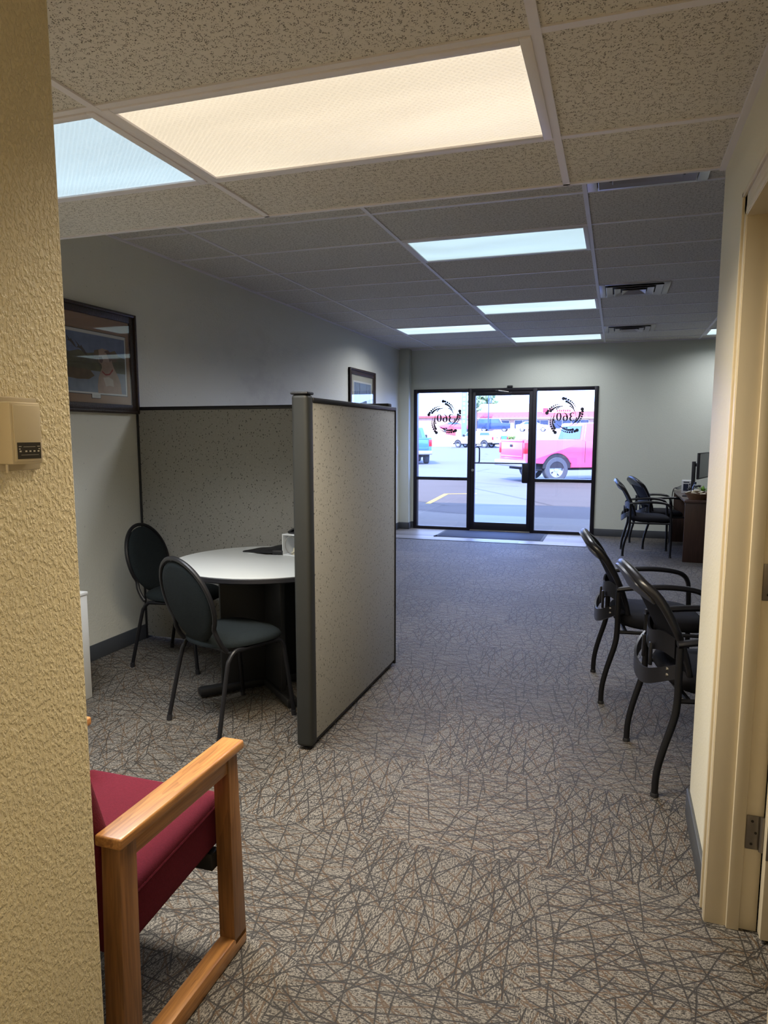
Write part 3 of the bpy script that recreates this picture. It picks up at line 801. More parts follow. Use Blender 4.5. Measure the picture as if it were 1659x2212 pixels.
# ================================================================== cubicle partitions
PX, PY, PZ = -1.29, 2.905, 1.622
pr_ = thing('office_partition', 'tall speckled grey fabric partition panel with charcoal end post, facing the aisle', 'partition', (PX, PY, 0))
g = MB(); g.box(-0.060, 0.0, 0.035, 0.0, S, PZ - 0.022, bev=.004); g.build('fabric_panel', M['fabric'], pr_)
g = MB(); g.box(-0.066, -0.002, PZ - 0.022, 0.006, S + .012, PZ, bev=.006); g.box(-0.066, S, 0.01, 0.006, S + .014, PZ, bev=.004)
g.box(-0.05, 0, 0.012, -0.01, S, 0.035); g.build('edge_trim', M['black_trim'], pr_)
g = MB(); g.box(-0.075, -0.072, 0.015, 0.004, 0.0, PZ + 0.012, bev=.018, seg=4); g.build('end_post', M['post'], pr_)
g = MB(); g.box(-0.077, -0.074, PZ + 0.010, 0.006, 0.0, PZ + 0.022, bev=.005); g.build('post_cap', M['black_trim'], pr_)
for yy in (-0.035, S - 0.1):
    g = MB(); g.lathe([(0.02, 0), (0.02, 0.008), (0.008, 0.010), (0.008, 0.03)], 16, (-0.03, yy, 0)); g.build('glide', M['black_trim'], pr_)
pb = thing('office_partition', 'low-lit speckled grey fabric partition panel behind the round table', 'partition', (XL, 4.145, 0))
Lb = (PX - 0.045) - XL
g = MB(); g.box(0.02, 0.0, 0.02, Lb, 0.055, 1.625, bev=.004); g.build('fabric_panel', M['fabric'], pb)
g = MB(); g.box(0.004, -0.005, 1.625, Lb, 0.060, 1.648, bev=.006); g.box(0.004, -0.005, 0.0, 0.02, 0.060, 1.648, bev=.004); g.build('edge_trim', M['black_trim'], pb)

# ================================================================== round table
TX, TY, TZ, TR = -1.885, 3.545, 0.745, 0.525
t = thing('round_table', 'round light grey meeting table with black edge and black pedestal', 'table', (TX, TY, 0))
g = MB(); g.lathe([(0, TZ - .004), (TR - .006, TZ - .004), (TR - .004, TZ - 0.002), (TR - .004, TZ), (0, TZ)], 72); g.build('table_top', M['laminate'], t)
g = MB(); g.lathe([(0, TZ - .032), (TR - .01, TZ - .032), (TR, TZ - .026), (TR, TZ - .006), (TR - .004, TZ - .002), (TR - 0.007, TZ - .004), (0, TZ - .004)], 72); g.build('edge_band', M['black_trim'], t)
for k in range(2):
    g = MB(); A = Matrix.Rotation(math.radians(47 + 90 * k), 4, 'Z')
    g.box(-0.27, -0.014 + .0, 0.055, 0.27, 0.014, TZ - .032, bev=.003, M=A); g.build('pedestal_panel', M['black_lam'], t)
for k in range(4):
    g = MB(); A = Matrix.Rotation(math.radians(47 + 90 * k), 4, 'Z')
    g.box(0.02, -0.032, 0.012, 0.40, 0.032, 0.058, bev=.012, M=A)
    g.lathe([(0.018, 0), (0.018, 0.012)], 12, (0.365, 0, 0), M=A); g.build('foot', M['black_lam'], t)

# ---- things on the table
bx, by = -1.795, 3.79
c = thing('tissue_box_holder', 'white open cube box on the round table against the partition', 'box', (bx, by, TZ), math.radians(-12))
g = MB(); w = 0.065
g.box(-w, -w, 0, w, w, 0.004); g.box(-w, -w, 0.12, w, w, 0.126, bev=.001); g.box(-w, -w, 0, -w + .004, w, 0.126); g.box(w - .004, -w, 0, w, w, 0.126); g.box(-w, w - .004, 0, w, w, 0.126)
g.build('box_shell', M['white_b'], c)
g = MB(); g.tube([(-0.01 + 0.042 * math.cos(a), -w + .012, 0.062 + .052 * math.sin(a)) for a in [2 * PI * k / 20 for k in range(20)]], 0.0025, 6, closed=True)
g.build('wire_loop', M['steel'], c)
g = MB(); g.lathe([(0.022, 0.004), (0.022, 0.012), (0.01, 0.022), (0.008, 0.036), (0.009, 0.042), (0, 0.043)], 16, (0.0, -0.03, 0)); g.build('stopper', M['cream_paper'], c)
c = thing('black_pouch', 'black crumpled nylon pouch lying flat on the round table left of the white cube', 'pouch', (-2.01, 3.80, TZ), math.radians(12))
def pouch(u, v):
    x = -0.145 + 0.27 * u; wd = 0.10 * (0.15 + 0.85 * min(1, u * 1.6))
    yv = (-wd + 2 * wd * v)
    return (x, yv, 0.004 + 0.040 * (u ** 0.8) * math.sin(PI * min(.98, max(.02, v))) ** .5 + 0.006 * math.sin(13 * u + 5 * v) * math.sin(PI * v) * u)
g = MB(); g.surf(pouch, 20, 14, 0.003); g.build('pouch_body', M['black_ny'], c)
g = MB(); g.box(0.06, -0.1, 0.001, 0.125, 0.1, 0.03, bev=.01); g.build('pouch_base', M['black_ny'], c)
tag(MB().box(-0.15, -0.105, 0, 0.13, 0.105, 0.0015, M=Matrix.Translation((-2.02, 3.885, TZ)) @ Matrix.Rotation(math.radians(32), 4, 'Z')).build('paper_sheet', M['paper']), 'white sheet of paper under the black pouch on the round table', 'paper')
c = thing('stapler', 'black desk gadget resting on top of the white cube box', 'stapler', (bx, by, TZ + 0.126), math.radians(-12))
g = MB(); g.surf(lambda u, v: (-0.045 + 0.10 * u, -0.035 + 0.07 * v, 0.006 + 0.034 * math.sin(PI * min(.97, u * .6 + .02))), 10, 6, 0.008); g.build('stapler_arm', M['black_ny'], c)
g = MB(); g.box(-0.045, -0.035, 0, 0.055, 0.035, 0.012, bev=.004); g.build('stapler_base', M['black_ny'], c)
tag(MB().surf(lambda u, v: (bx + 0.032 + 0.028 * v, by - .03 + 0.05 * u, TZ + 0.168 + 0.075 * v + .01 * u), 6, 6, 0.002).build('plastic_card', M['clear']), 'clear plastic card leaning above the white cube box', 'card')

# ================================================================== round-back chairs
def roundback(label, loc, rz):
    r = thing('stacking_chair', label, 'chair', loc, rz, 'black round-back chairs at the meeting table')
    lean = lambda z: -0.185 - 0.115 * ((z - 0.44) / 0.43)
    cz, hw, hh = 0.665, 0.190, 0.200
    # padded oval back
    g = MB(); n = 40; rings = []
    for (k, d) in ((0.0, 0.028), (0.55, 0.026), (0.85, 0.020), (0.97, 0.010), (1.0, 0.0), (0.97, -0.010), (0.85, -0.016), (0.0, -0.018)):
        ring = []
        for i in range(1 if k == 0 else n):
            a = 2 * PI * i / n
            x = hw * k * math.cos(a); z = cz + hh * k * (math.sin(a) if math.sin(a) > 0 else math.sin(a) * 1.08)
            ring.append(g.bm.verts.new((x, lean(z) + d + 0.25 * x * x, z)))
        rings.append(ring)
    for A, B in zip(rings, rings[1:]):
        for i in range(n):
            q = (i + 1) % n
            if len(A) == 1: g.bm.faces.new([A[0], B[i], B[q]])
            elif len(B) == 1: g.bm.faces.new([A[i], B[0], A[q]])
            else: g.bm.faces.new([A[i], B[i], B[q], A[q]])
    g.build('backrest', M['charcoal_fab'], r, smooth=60)
    # hoop
    pts = []
    for a in range(-35, 216, 10):
        an = math.radians(a); x = 0.203 * math.cos(an); z = cz + 0.213 * math.sin(an); pts.append((x, lean(z) + 0.25 * x * x - .004, z))
    pts = [(0.180, -0.150, 0.425), (0.178, -0.175, 0.455)] + [(0.175, lean(.50) + .003, .50)] + pts[0:] + [(-0.175, lean(.50) + .003, .50)] + [(-0.178, -0.175, 0.455), (-0.180, -0.150, 0.425)]
    g = MB(); g.tube(pts, 0.0115, 10, smooth=2); g.build('back_hoop', M['black_steel'], r)
    # seat
    def seat(u, v):
        a = 2 * PI * u
        k = v
        sx = abs(math.cos(a)) ** 0.75 * (1 if math.cos(a) > 0 else -1); sy = abs(math.sin(a)) ** 0.75 * (1 if math.sin(a) > 0 else -1)
        return sx, sy
    g = MB(); n = 36; prof = [(0, .488), (.6, .486), (.86, .478), (.96, .466), (1.0, .452), (.985, .436), (.9, .430), (0, .430)]; rings = []
    for k, z in prof:
        ring = []
        for i in range(1 if k == 0 else n):
            sx, sy = seat(i / n, 1)
            y = 0.02 + sy * 0.225 * k
            ring.append(g.bm.verts.new((sx * 0.215 * k * (1.0 + 0.06 * sy), y, z - (0.018 * max(0, sy * k) ** 3))))
        rings.append(ring)
    for A, B in zip(rings, rings[1:]):
        for i in range(n):
            q = (i + 1) % n
            if len(A) == 1: g.bm.faces.new([A[0], B[i], B[q]])
            elif len(B) == 1: g.bm.faces.new([A[i], B[0], A[q]])
            else: g.bm.faces.new([A[i], B[i], B[q], A[q]])
    g.build('seat', M['charcoal_fab'], r, smooth=60)
    g = MB()
    for s in (-1, 1):
        g.tube([(s * .190, -.11, .418), (s * .190, 0, .422), (s * .190, .16, .420)], 0.011, 10)
    g.tube([(-.19, .15, .41), (.19, .15, .41)], .009, 8); g.tube([(-.19, -.12, .41), (.19, -.12, .41)], .009, 8); g.build('seat_frame', M['black_steel'], r)
    for s in (-1, 1):
        for pts in ([(s * .190, -.06, .422), (s * .191, -.11, .418), (s * .193, -.145, .385), (s * .197, -.165, .33), (s * .215, -.235, .014)],
                    [(s * .190, .12, .422), (s * .191, .165, .415), (s * .195, .190, .38), (s * .198, .198, .33), (s * .215, .235, .014)]):
            g = MB(); g.tube(pts, 0.0112, 10, smooth=4); lg = g.build('leg', M['black_steel'], r)
            g = MB(); e = pts[-1]; g.tube([(e[0], e[1], 0.0), (e[0], e[1] * .985, .03)], 0.0135, 10); g.build('foot_cap', M['black_trim'], lg)
    return r
def local_place(rear, front):
    cx_, cy_ = (rear[0] + front[0]) / 2, (rear[1] + front[1]) / 2
    d = (front[0] - rear[0], front[1] - rear[1]); return (cx_, cy_, 0), math.atan2(d[1], d[0]) - PI / 2
pos, rz = local_place((-1.928, 2.872), (-1.758, 3.268))
ch2 = roundback('black round-back chair nearer the camera, tucked under the table front', pos, rz)
dup(ch2, (-2.625, 3.80, 0), -PI / 2 + 0.02, 'black round-back chair by the left wall, facing the round table')

# ================================================================== mesh-back guest chairs
def mesh_chair(label, loc, rz):
    r = thing('guest_chair', label, 'chair', loc, rz, 'black mesh-back guest chairs')
    X = 0.262
    for s in (-1, 1):
        g = MB(); g.tube([(s * X, -.275, .012), (s * X, -.271, .10), (s * X, -.250, .20), (s * X, -.215, .325), (s * X, -.205, .40), (s * X, -.205, .52), (s * X, -.205, .625)], [.014, .014, .0145, .015, .015, .0145, .014], 12, smooth=4)
        g.build('rear_leg', M['black_steel'], r)
        g = MB(); g.tube([(s * X, .262, .012), (s * X, .262, .18), (s * X, .258, .40), (s * X, .252, .56)], [.0135, .014, .0145, .0145], 12, smooth=3)
        g.build('front_leg', M['black_steel'], r)
        g = MB(); g.tube([(s * X, .252, .55), (s * X, .246, .590), (s * X, .222, .628), (s * X, .17, .650), (s * X, .05, .660), (s * X, -.10, .652), (s * X, -.215, .637)], [.0145, .0155, .017, .018, .018, .017, .015], 12, smooth=4, flat=(1.25, .85))
        g.build('armrest', M['gloss_plastic'], r)
        for yy in (-.275, .262):
            g = MB(); g.lathe([(.017, 0), (.017, .012), (.015, .016)], 12, (s * X, yy, 0)); g.build('glide', M['black_trim'], r)
    g = MB(); g.tube([(-X, -.16, .405), (X, -.16, .405)], .011, 8); g.tube([(-X, .24, .405), (X, .24, .405)], .011, 8); g.tube([(-X, -.205, .405), (-X, .25, .405)], .010, 8); g.tube([(X, -.205, .405), (X, .25, .405)], .010, 8)
    g.build('seat_frame', M['black_steel'], r)
    # seat cushion: superellipse, waterfall front
    g = MB(); n = 40; rings = []
    for k, z in [(0, .492), (.55, .490), (.85, .484), (.96, .470), (1.0, .450), (.98, .425), (.93, .412), (0, .408)]:
        ring = []
        for i in range(1 if k == 0 else n):
            a = 2 * PI * i / n; cx_, sy_ = math.cos(a), math.sin(a)
            x = math.copysign(abs(cx_) ** .5, cx_) * .242 * k; y = math.copysign(abs(sy_) ** .55, sy_) * .243 * k
            ring.append(g.bm.verts.new((x, y + .03, z - .02 * max(0, y / .243) ** 3 + .03 * max(0, -y / .243 - .4))))
        rings.append(ring)
    for A, B in zip(rings, rings[1:]):
        for i in range(n):
            q = (i + 1) % n
            if len(A) == 1: g.bm.faces.new([A[0], B[i], B[q]])
            elif len(B) == 1: g.bm.faces.new([A[i], B[0], A[q]])
            else: g.bm.faces.new([A[i], B[i], B[q], A[q]])
    g.build('seat', M['black_fab'], r, smooth=60)
    def bk(u, v, off=0.0):     # u 0..1 across, v 0..1 up
        hw = 0.185 + 0.045 * min(1, v * 1.3) - 0.03 * max(0, v - .88) / .12
        x = (2 * u - 1) * hw
        y = -0.150 - 0.205 * v ** 1.35 + 0.9 * x * x - 0.02 + off
        z = 0.465 + 0.440 * v - 0.045 * (2 * u - 1) ** 2 * v ** 3
        return (x, y, z)
    g = MB(); g.surf(lambda u, v: bk(0.03 + .94 * u, v * .93), 14, 16, .004); g.build('backrest', M['mesh'], r, smooth=60)
    g = MB()
    ring = [bk(0, v / 10) for v in range(0, 11)] + [bk(u / 10, 1.0) for u in range(1, 10)] + [bk(1, 1 - v / 10) for v in range(0, 11)] + [bk(1 - u / 8, 0) for u in range(1, 8)]
    rad = [.012 + .008 * (v / 10) for v in range(11)] + [.021] * 9 + [.020 - .008 * (v / 10) for v in range(11)] + [.010] * 7
    g.tube(ring, rad, 10, closed=True, smooth=2, flat=(1.0, 1.0))
    fr_ = g.build('back_frame', M['gloss_plastic'], r, smooth=60)
    g = MB(); g.surf(lambda u, v: (lambda p: (p[0], p[1] - .012, p[2] + .004 * v))(bk(.02 + .96 * u, .80 + .205 * v)), 16, 6, .034)
    g.build('crest', M['gloss_plastic'], r, smooth=60)
    # lumbar yoke behind the back, bolted to both posts
    def yoke(u, v):
        x = (2 * u - 1) * X; e = (x / X) ** 2
        y = -.200 - .095 * (1 - e ** 1.5); z = .510 + .02 * e - .070 * (1 - e) + (.070 - .012 * e) * (v - .5)
        return (x, y, z)
    g = MB(); g.surf(yoke, 24, 3, .010); yk = g.build('lumbar_yoke', M['gloss_plastic'], r, smooth=50)
    for s in (-1, 1):
        g = MB(); g.tube([(s * .225, -.225, .525), (s * .225, -.245, .525)], .006, 8); g.tube([(s * .225, -.225, .50), (s * .225, -.245, .50)], .006, 8); g.build('bolt', M['steel'], yk)
    def adj(u, v):
        x = (2 * u - 1) * .185; e = (x / .185) ** 2
        return (x, -.255 + .055 * e, .555 + .085 * v + .012 * math.sin(3 * PI * u))
    g = MB(); g.surf(adj, 16, 4, .010); g.build('lumbar_pad', M['gloss_plastic'], r, smooth=50)
    for s in (-1, 1):
        g = MB(); g.box(s * .06 - .010, -.272, .485, s * .06 + .010, -.258, .585, bev=.004); g.build('lumbar_slide', M['gloss_plastic'], r)
    return r
def rear_place(near, far, depth=.2685):
    """from the two rear feet on the floor (near, far from the camera)"""
    mx, my = (near[0] + far[0]) / 2, (near[1] + far[1]) / 2
    d = Vector((far[0] - near[0], far[1] - near[1])).normalized(); f = Vector((d.y, -d.x))
    return (mx + f.x * .275, my + f.y * .275, 0), math.atan2(f.y, f.x) - PI / 2
pA, rA = rear_place((.201, 2.90), (.101, 3.405))
mc = mesh_chair('black mesh guest chair closest to the camera, cut off by the right wall', pA, rA)
pB, rB = rear_place((-.028, 3.87), (-.083, 4.385))
dup(mc, pB, rB, 'black mesh guest chair just beyond the closest one by the right wall')
pC, rC = rear_place((.119, 8.86), (.106, 9.385))
dup(mc, pC, rC, 'black mesh guest chair at the walnut desk, nearer of the far pair')
pD, rD = rear_place((.372, 9.482), (.215, 10.00))
dup(mc, pD, rD, 'black mesh guest chair against the far wall, turned toward the desk corner')

# ================================================================== oak lounge chair
oc = thing('oak_armchair', 'honey oak guest chair with burgundy seat, cropped at lower left', 'chair', (-1.245, 1.40, 0))
ox, oy = -1.245, 1.40
def side(sx):   # sx: outer x sign
    xi, xo = (0.232, 0.282) if sx > 0 else (-0.282, -0.232)
    g = MB(); g.box(xi - .004, 1.125 - oy, .594, xo + .014, 1.640 - oy, .620, bev=.006, seg=3)
    a = g.build('armrest', M['oak'], oc)
    g = MB(); g.box(xi + .004, 1.150 - oy, .545, xo - .004, 1.615 - oy, .594, bev=.003); g.build('arm_rail', M['oak'], oc)
    g = MB(); g.prism([(1.585 - oy, .03), (1.650 - oy, .03), (1.625 - oy, .596), (1.578 - oy, .596)], 'x', xi, xo, bev=.004); g.build('front_post', M['oak_v'], oc)
    g = MB(); g.prism([(1.120 - oy, .03), (1.185 - oy, .03), (1.195 - oy, .596), (1.140 - oy, .596)], 'x', xi, xo, bev=.004); g.build('rear_post', M['oak_v'], oc)
    g = MB(); g.box(xi, 1.10 - oy, .0, xo, 1.652 - oy, .052, bev=.006); g.build('sled_rail', M['oak'], oc)
side(1); side(-1)
g = MB()
def cushion(g, x0, x1, y0, y1, z0, z1, crown, n=14, rnd=.02, edge=4):
    g.box(x0, y0, z0, x1, y1, z1, bev=rnd, seg=edge)
    for v in g.bm.verts:
        if v.co.z > (z0 + z1) / 2:
            u = (v.co.x - x0) / (x1 - x0) * 2 - 1; w = (v.co.y - y0) / (y1 - y0) * 2 - 1
            v.co.z += crown * (1 - u * u) * (1 - w * w)
A = Matrix.Translation((0, 0, .345)) @ Matrix.Rotation(math.radians(5), 4, 'X')
g.box(-.230, -.22, -.045, .230, .245, .098, bev=.022, seg=4, M=A); g.build('seat', M['burgundy'], oc, smooth=50)
g = MB(); g.tube([(-.225, .238, .075), (.225, .238, .075)], .004, 6); g.tube([(.229, -.2, .075), (.229, .23, .075)], .004, 6); g.xf(A); g.build('seat_piping', M['burgundy'], oc)
for yy in (.16,):
    g = MB(); g.box(-.232, yy, .262, .232, yy + .04, .312, bev=.003); g.build('cross_rail', M['black_lam'], oc)  # oak rail coloured black, its shade under the seat put into the colour
B = Matrix.Translation((0, -.195, .42)) @ Matrix.Rotation(math.radians(17), 4, 'X')
g = MB(); g.box(-.228, -.035, -.02, .228, .035, .42, bev=.03, seg=5, M=B); g.build('backrest', M['burgundy'], oc, smooth=50)

# ================================================================== thermostat
th = thing('thermostat', 'almond plastic wall thermostat with a dark dial strip on the tan wall', 'thermostat', (-0.90, 0.868, 1.46))
g = MB(); g.box(0, -.035, -.058, .006, .05, .056, bev=.002); g.build('wall_plate', M['almond_dark'], th)
g = MB(); g.box(.006, -.034, -.047, .036, .026, .047, bev=.003); g.box(.036, -.030, -.043, .038, .022, .043, bev=.001); g.build('cover', M['almond'], th)
g = MB(); g.box(.038, -.026, -.039, .0388, .019, -.014); dp = g.build('dial_strip', M['dark_plate'], th); dp['label'] = 'dark brown dial strip'
g = MB()
for i, yy in enumerate((-.023, -.012, -.004, .004, .012)):
    g.box(.0388, yy, -.0285, .0391, yy + .0035, -.0262)
g.box(.0388, -.024, -.0205, .0391, -.019, -.0195); g.box(.0388, .012, -.0205, .0391, .017, -.0195)
g.box(.0388, -.024, -.0245, .0391, -.021, -.0230); g.box(.0388, .014, -.0245, .0391, .017, -.0230)
g.box(.0388, -.015, -.0208, .0391, .008, -.0203); g.box(.0388, -.02, -.0332, .0391, .014, -.0328)
g.build('dial_marks', M['white_ink'], dp)
g = MB(); g.tube([(.020, -.030, -.047), (.020, -.0305, -.060)], .0018, 8); g.build('setting_lever', M['almond'], th)

# ================================================================== pictures
def P2(x, y):      # picture-plane units used for the dog print
    return (x, y)
def flat(g, pts, x, th=.0006):
    g.prism(pts, 'x', x, x + th)
def picture(name, label, y0, y1, z0, z1, fw, mat, mb, inner, tilt=0.0):
    r = thing(name, label, 'picture', (XL, (y0 + y1) / 2, (z0 + z1) / 2))
    a, b_ = (y1 - y0) / 2, (z1 - z0) / 2
    g = MB()
    for (ya, yb, za, zb) in ((-a + fw, a - fw, -b_, -b_ + fw), (-a + fw, a - fw, b_ - fw, b_), (-a, -a + fw, -b_, b_), (a - fw, a, -b_, b_)):
        g.box(.0, ya, za, .022, yb, zb, bev=.004)
    k = fw * .35
    for (ya, yb, za, zb) in ((-a + k, a - k, -b_, -b_ + k), (-a + k, a - k, b_ - k, b_), (-a, -a + k, -b_, b_), (a - k, a, -b_, b_)):
        g.box(.0, ya, za, .034, yb, zb, bev=.005)
    g.build('picture_frame', mat, r)
    MB().box(.002, -a + .01, -b_ + .01, .008, a - .01, b_ - .01).build('mat_board', mb, r)
    MB().box(.0165, -a + fw * .6, -b_ + fw * .6, .018, a - fw * .6, b_ - fw * .6).build('picture_glass', M['ph_glass'], r)
    return r
p1 = picture('framed_print', 'dark framed print of a pale dog with a red collar by water', 3.352, 4.15, 1.598, 2.262, .060, M['frame'], M['mat_board'], None)
pal = {}
def pm(n, c, v=.2):
    if n not in pal: pal[n] = simple('printed ' + n, c, .7, var=v, scale=22)
    return pal[n]
# dog print: local y = world y - 3.751, z = world z - 1.93
def D(x, y):       # photo-crop units -> print plane
    Y = 3.573 + (x - 170) * .000575 - 3.751
    yt = 640 + (x - 1000) * .145; yb = 1722 + (x - 1000) * .02
    return (Y, -.215 + (yb - y) / (yb - yt) * .388)
ys0, ys1 = D(1000, 700)[0], -.302
g = MB(); flat(g, [(ys1 - .004, -.219), (ys0 + .006, -.219), (ys0 + .006, .178), (ys1 - .004, .178)], .008, .0008); flat(g, [(-.042, -.243), (.042, -.243), (.042, -.215), (-.042, -.215)], .008, .0008); g.build('mat_line', M['black_trim'], p1)
g = MB(); flat(g, [(ys1, -.215), (ys0 + .002, -.215), (ys0 + .002, .174), (ys1, .174)], .0088); flat(g, [(-.038, -.239), (.038, -.239), (.038, -.215), (-.038, -.215)], .0088); g.build('print_border', M['paper'], p1)
L0, L1 = ys1 + .012, ys0 - .010
g = MB(); flat(g, [(L0, .02), (L1, .02), (L1, .155), (L0, .155)], .0096); g.build('print_sky', pm('sky', (.13, .17, .30), .35), p1)
g = MB(); flat(g, [(L0, -.205), (L1, -.205), (L1, -.06), (L0, -.06)], .0096); g.build('print_water', pm('water', (.20, .24, .32), .3), p1)
g = MB(); flat(g, [(L0, -.07), (L1, -.07), (L1, .03), (.16, .055), (.10, .04), (.03, .05), (-.06, .035), (-.14, .05), (-.22, .03), (L0, .045)], .0100); g.build('print_reeds', pm('reeds', (.10, .09, .05), .6), p1)
g = MB(); flat(g, [(L0, -.12), (-.16, -.13), (-.06, -.125), (-.01, -.10), (-.05, -.065), (L0, -.06)], .0104); flat(g, [(.13, .0), (.20, .0), (.22, .05), (.19, .075), (.14, .06)], .0104); flat(g, [(-.02, .0), (.05, 0), (.05, .07), (.0, .06)], .0104); g.build('print_autumn_bush', pm('autumn', (.13, .085, .045), .5), p1)
dog = [(510, 1690), (505, 1560), (525, 1400), (560, 1290), (590, 1210), (575, 1150), (545, 1120), (536, 1040), (545, 960), (540, 890), (600, 860), (700, 890), (715, 960), (745, 1060), (770, 1160), (800, 1250), (850, 1360), (890, 1500), (905, 1690)]
g = MB(); flat(g, [D(*q) for q in dog], .0108); g.build('print_dog', pm('dog', (.34, .24, .19), .35), p1)
g = MB(); flat(g, [D(*q) for q in [(650, 900), (700, 890), (745, 960), (750, 1060), (720, 1110), (690, 1000)]], .0114); flat(g, [D(*q) for q in [(540, 1010), (590, 1010), (610, 1080), (590, 1130), (550, 1120)]], .0114); flat(g, [D(*q) for q in [(640, 910), (665, 910), (665, 935), (640, 935)]], .0114); g.build('print_dog_ear_and_muzzle', pm('dogdark', (.11, .06, .05), .3), p1)
g = MB(); flat(g, [D(*q) for q in [(585, 1270), (640, 1330), (700, 1320), (760, 1230), (768, 1262), (710, 1345), (640, 1358), (585, 1300)]], .0116); g.build('print_collar', pm('collar', (.26, .02, .02), .2), p1)
g = MB(); flat(g, [D(*q) for q in [(600, 1400), (690, 1380), (760, 1430), (770, 1560), (700, 1540), (640, 1560), (620, 1480)]], .0114); g.build('print_chest', pm('chest', (.45, .38, .34), .2), p1)
def duck(cx_, cz_, s, g):
    pts = [(-1, .9), (-.55, .55), (-.2, .25), (.0, .45), (.15, .2), (.5, -.1), (.95, -.75), (.55, -.55), (.2, -.3), (-.1, -.05), (-.35, .05), (-.75, .1), (-.5, .3)]
    flat(g, [(cx_ + a * s, cz_ + b * s) for a, b in pts], .0112)
g = MB(); duck(-.115, .055, .055, g); duck(-.20, .09, .045, g); g.build('print_ducks', pm('ducks', (.05, .04, .035), .4), p1)
g = MB()
for i in range(2):
    for k in range(9): g.box(.0094, -.030 + k * .0068, -.2235 - i * .008, .0096, -.0255 + k * .0068, -.2215 - i * .008)
g.build('caption_lines', M['decal'], p1)
p2 = picture('framed_print', 'dark framed print of bare trees in blue haze near the entrance', 8.235, 9.20, 1.55, 2.285, .075, M['frame'], M['mat_cream'], None)
g = MB(); flat(g, [(-.33, -.24), (.36, -.24), (.36, .22), (-.33, .22)], .008, .0008); g.build('print_border', M['paper'], p2)
g = MB(); flat(g, [(-.30, -.21), (.34, -.21), (.34, .20), (-.30, .20)], .0092); g.build('print_haze', pm('haze', (.20, .28, .42), .3), p2)
g = MB()
for yy, w_ in ((-.26, .012), (-.20, .008), (-.12, .012), (-.09, .006), (.17, .008), (.27, .005)): flat(g, [(yy, -.16), (yy + w_, -.16), (yy + w_ * .7, .20), (yy, .20)], .0098)
g.build('print_trunks', pm('trunks', (.05, .045, .07), .3), p2)
g = MB(); flat(g, [(-.30, -.21), (.34, -.21), (.34, -.13), (.1, -.12), (-.05, -.06), (-.12, -.01), (-.30, .0)], .0104); g.build('print_brush', pm('brush', (.12, .07, .08), .4), p2)
# switch on the left wall
sw = thing('light_switch', 'small white light switch plate on the left wall near the corner column', 'switch', (XL, 10.28, 1.22))
MB().box(0, -.04, -.06, .006, .04, .06, bev=.003).build('plate', M['paper'], sw)
MB().box(.006, -.008, -.015, .014, .008, .015, bev=.002).build('toggle', M['white_b'], sw)

# ================================================================== white cabinet at left
cb = thing('white_cabinet', 'low white cabinet against the left wall, mostly behind the tan wall', 'cabinet', (-2.735, 3.08, 0))
g = MB(); g.box(-.44, -1.1, 0, -.0, 0, .585, bev=.003); g.build('cabinet_body', M['white_lam'], cb)
g = MB(); g.box(-.44, -1.1, .585, .004, .004, .603, bev=.003); g.build('cabinet_top', M['white_lam'], cb)
ob = thing('desk_organizer', 'cream open organizer box standing on the white cabinet', 'organizer', (-2.78, 3.10, .603))
g = MB(); g.box(-.30, -.20, 0, 0, -.19, .135); g.box(-.30, -.03, 0, -.0, -.02, .135, bev=.001); g.box(-.30, -.20, 0, 0, -.02, .008); g.box(-.30, -.20, .127, 0, -.02, .135); g.box(-.3, -.2, 0, -.29, -.02, .135)
g.box(-.03, -.20, .0, 0, -.165, .135, bev=.002); g.box(-.03, -.055, .0, 0, -.02, .135, bev=.002); g.build('organizer_shell', simple('cream plastic', (.55, .53, .45), .5), ob)
MB().box(-.27, -.17, .008, -.05, -.055, .09, bev=.003).build('organizer_drawer', M['white_b'], ob)

# ================================================================== walnut desk and things on it
DKX, DKY, DKZ = 0.762, 8.62, 0.715
dk = thing('walnut_desk', 'dark walnut desk running along the far right of the office', 'desk', (DKX, DKY, 0))
g = MB(); g.box(0, 0, DKZ - .028, .76, 1.70, DKZ, bev=.003); g.build('desk_top', M['walnut_top'], dk)
g = MB(); g.box(.01, .012, 0, .74, .04, DKZ - .028, bev=.002); g.build('end_panel', M['walnut'], dk)
g = MB(); g.box(.01, 1.66, 0, .74, 1.688, DKZ - .028, bev=.002); g.build('end_panel', M['walnut'], dk)
g = MB(); g.box(.16, .04, .12, .18, 1.66, DKZ - .028, bev=.001); g.build('modesty_panel', M['walnut'], dk)
g = MB(); g.box(.25, 1.1, .05, .74, 1.65, DKZ - .03, bev=.002); pd = g.build('drawer_pedestal', M['walnut'], dk)
# monitor
mo = thing('computer_monitor', 'black flat monitor on its stand at the far right, on the walnut desk', 'monitor', (1.005, 9.22, DKZ), math.radians(72))
g = MB(); g.box(-.27, -.012, .22, .27, .018, .53, bev=.006); g.build('monitor_housing', M['black_trim'], mo)
g = MB(); g.box(-.258, -.0135, .235, .258, -.011, .518); g.build('screen', M['screen'], mo)
g = MB(); g.box(-.03, .09, .0, .03, .125, .42, bev=.004); g.box(-.02, .015, .36, .02, .10, .40, bev=.003); g.build('stand_column', M['black_trim'], mo)
g = MB(); g.box(-.12, .02, 0, .12, .20, .014, bev=.005); g.build('stand_base', M['black_trim'], mo)
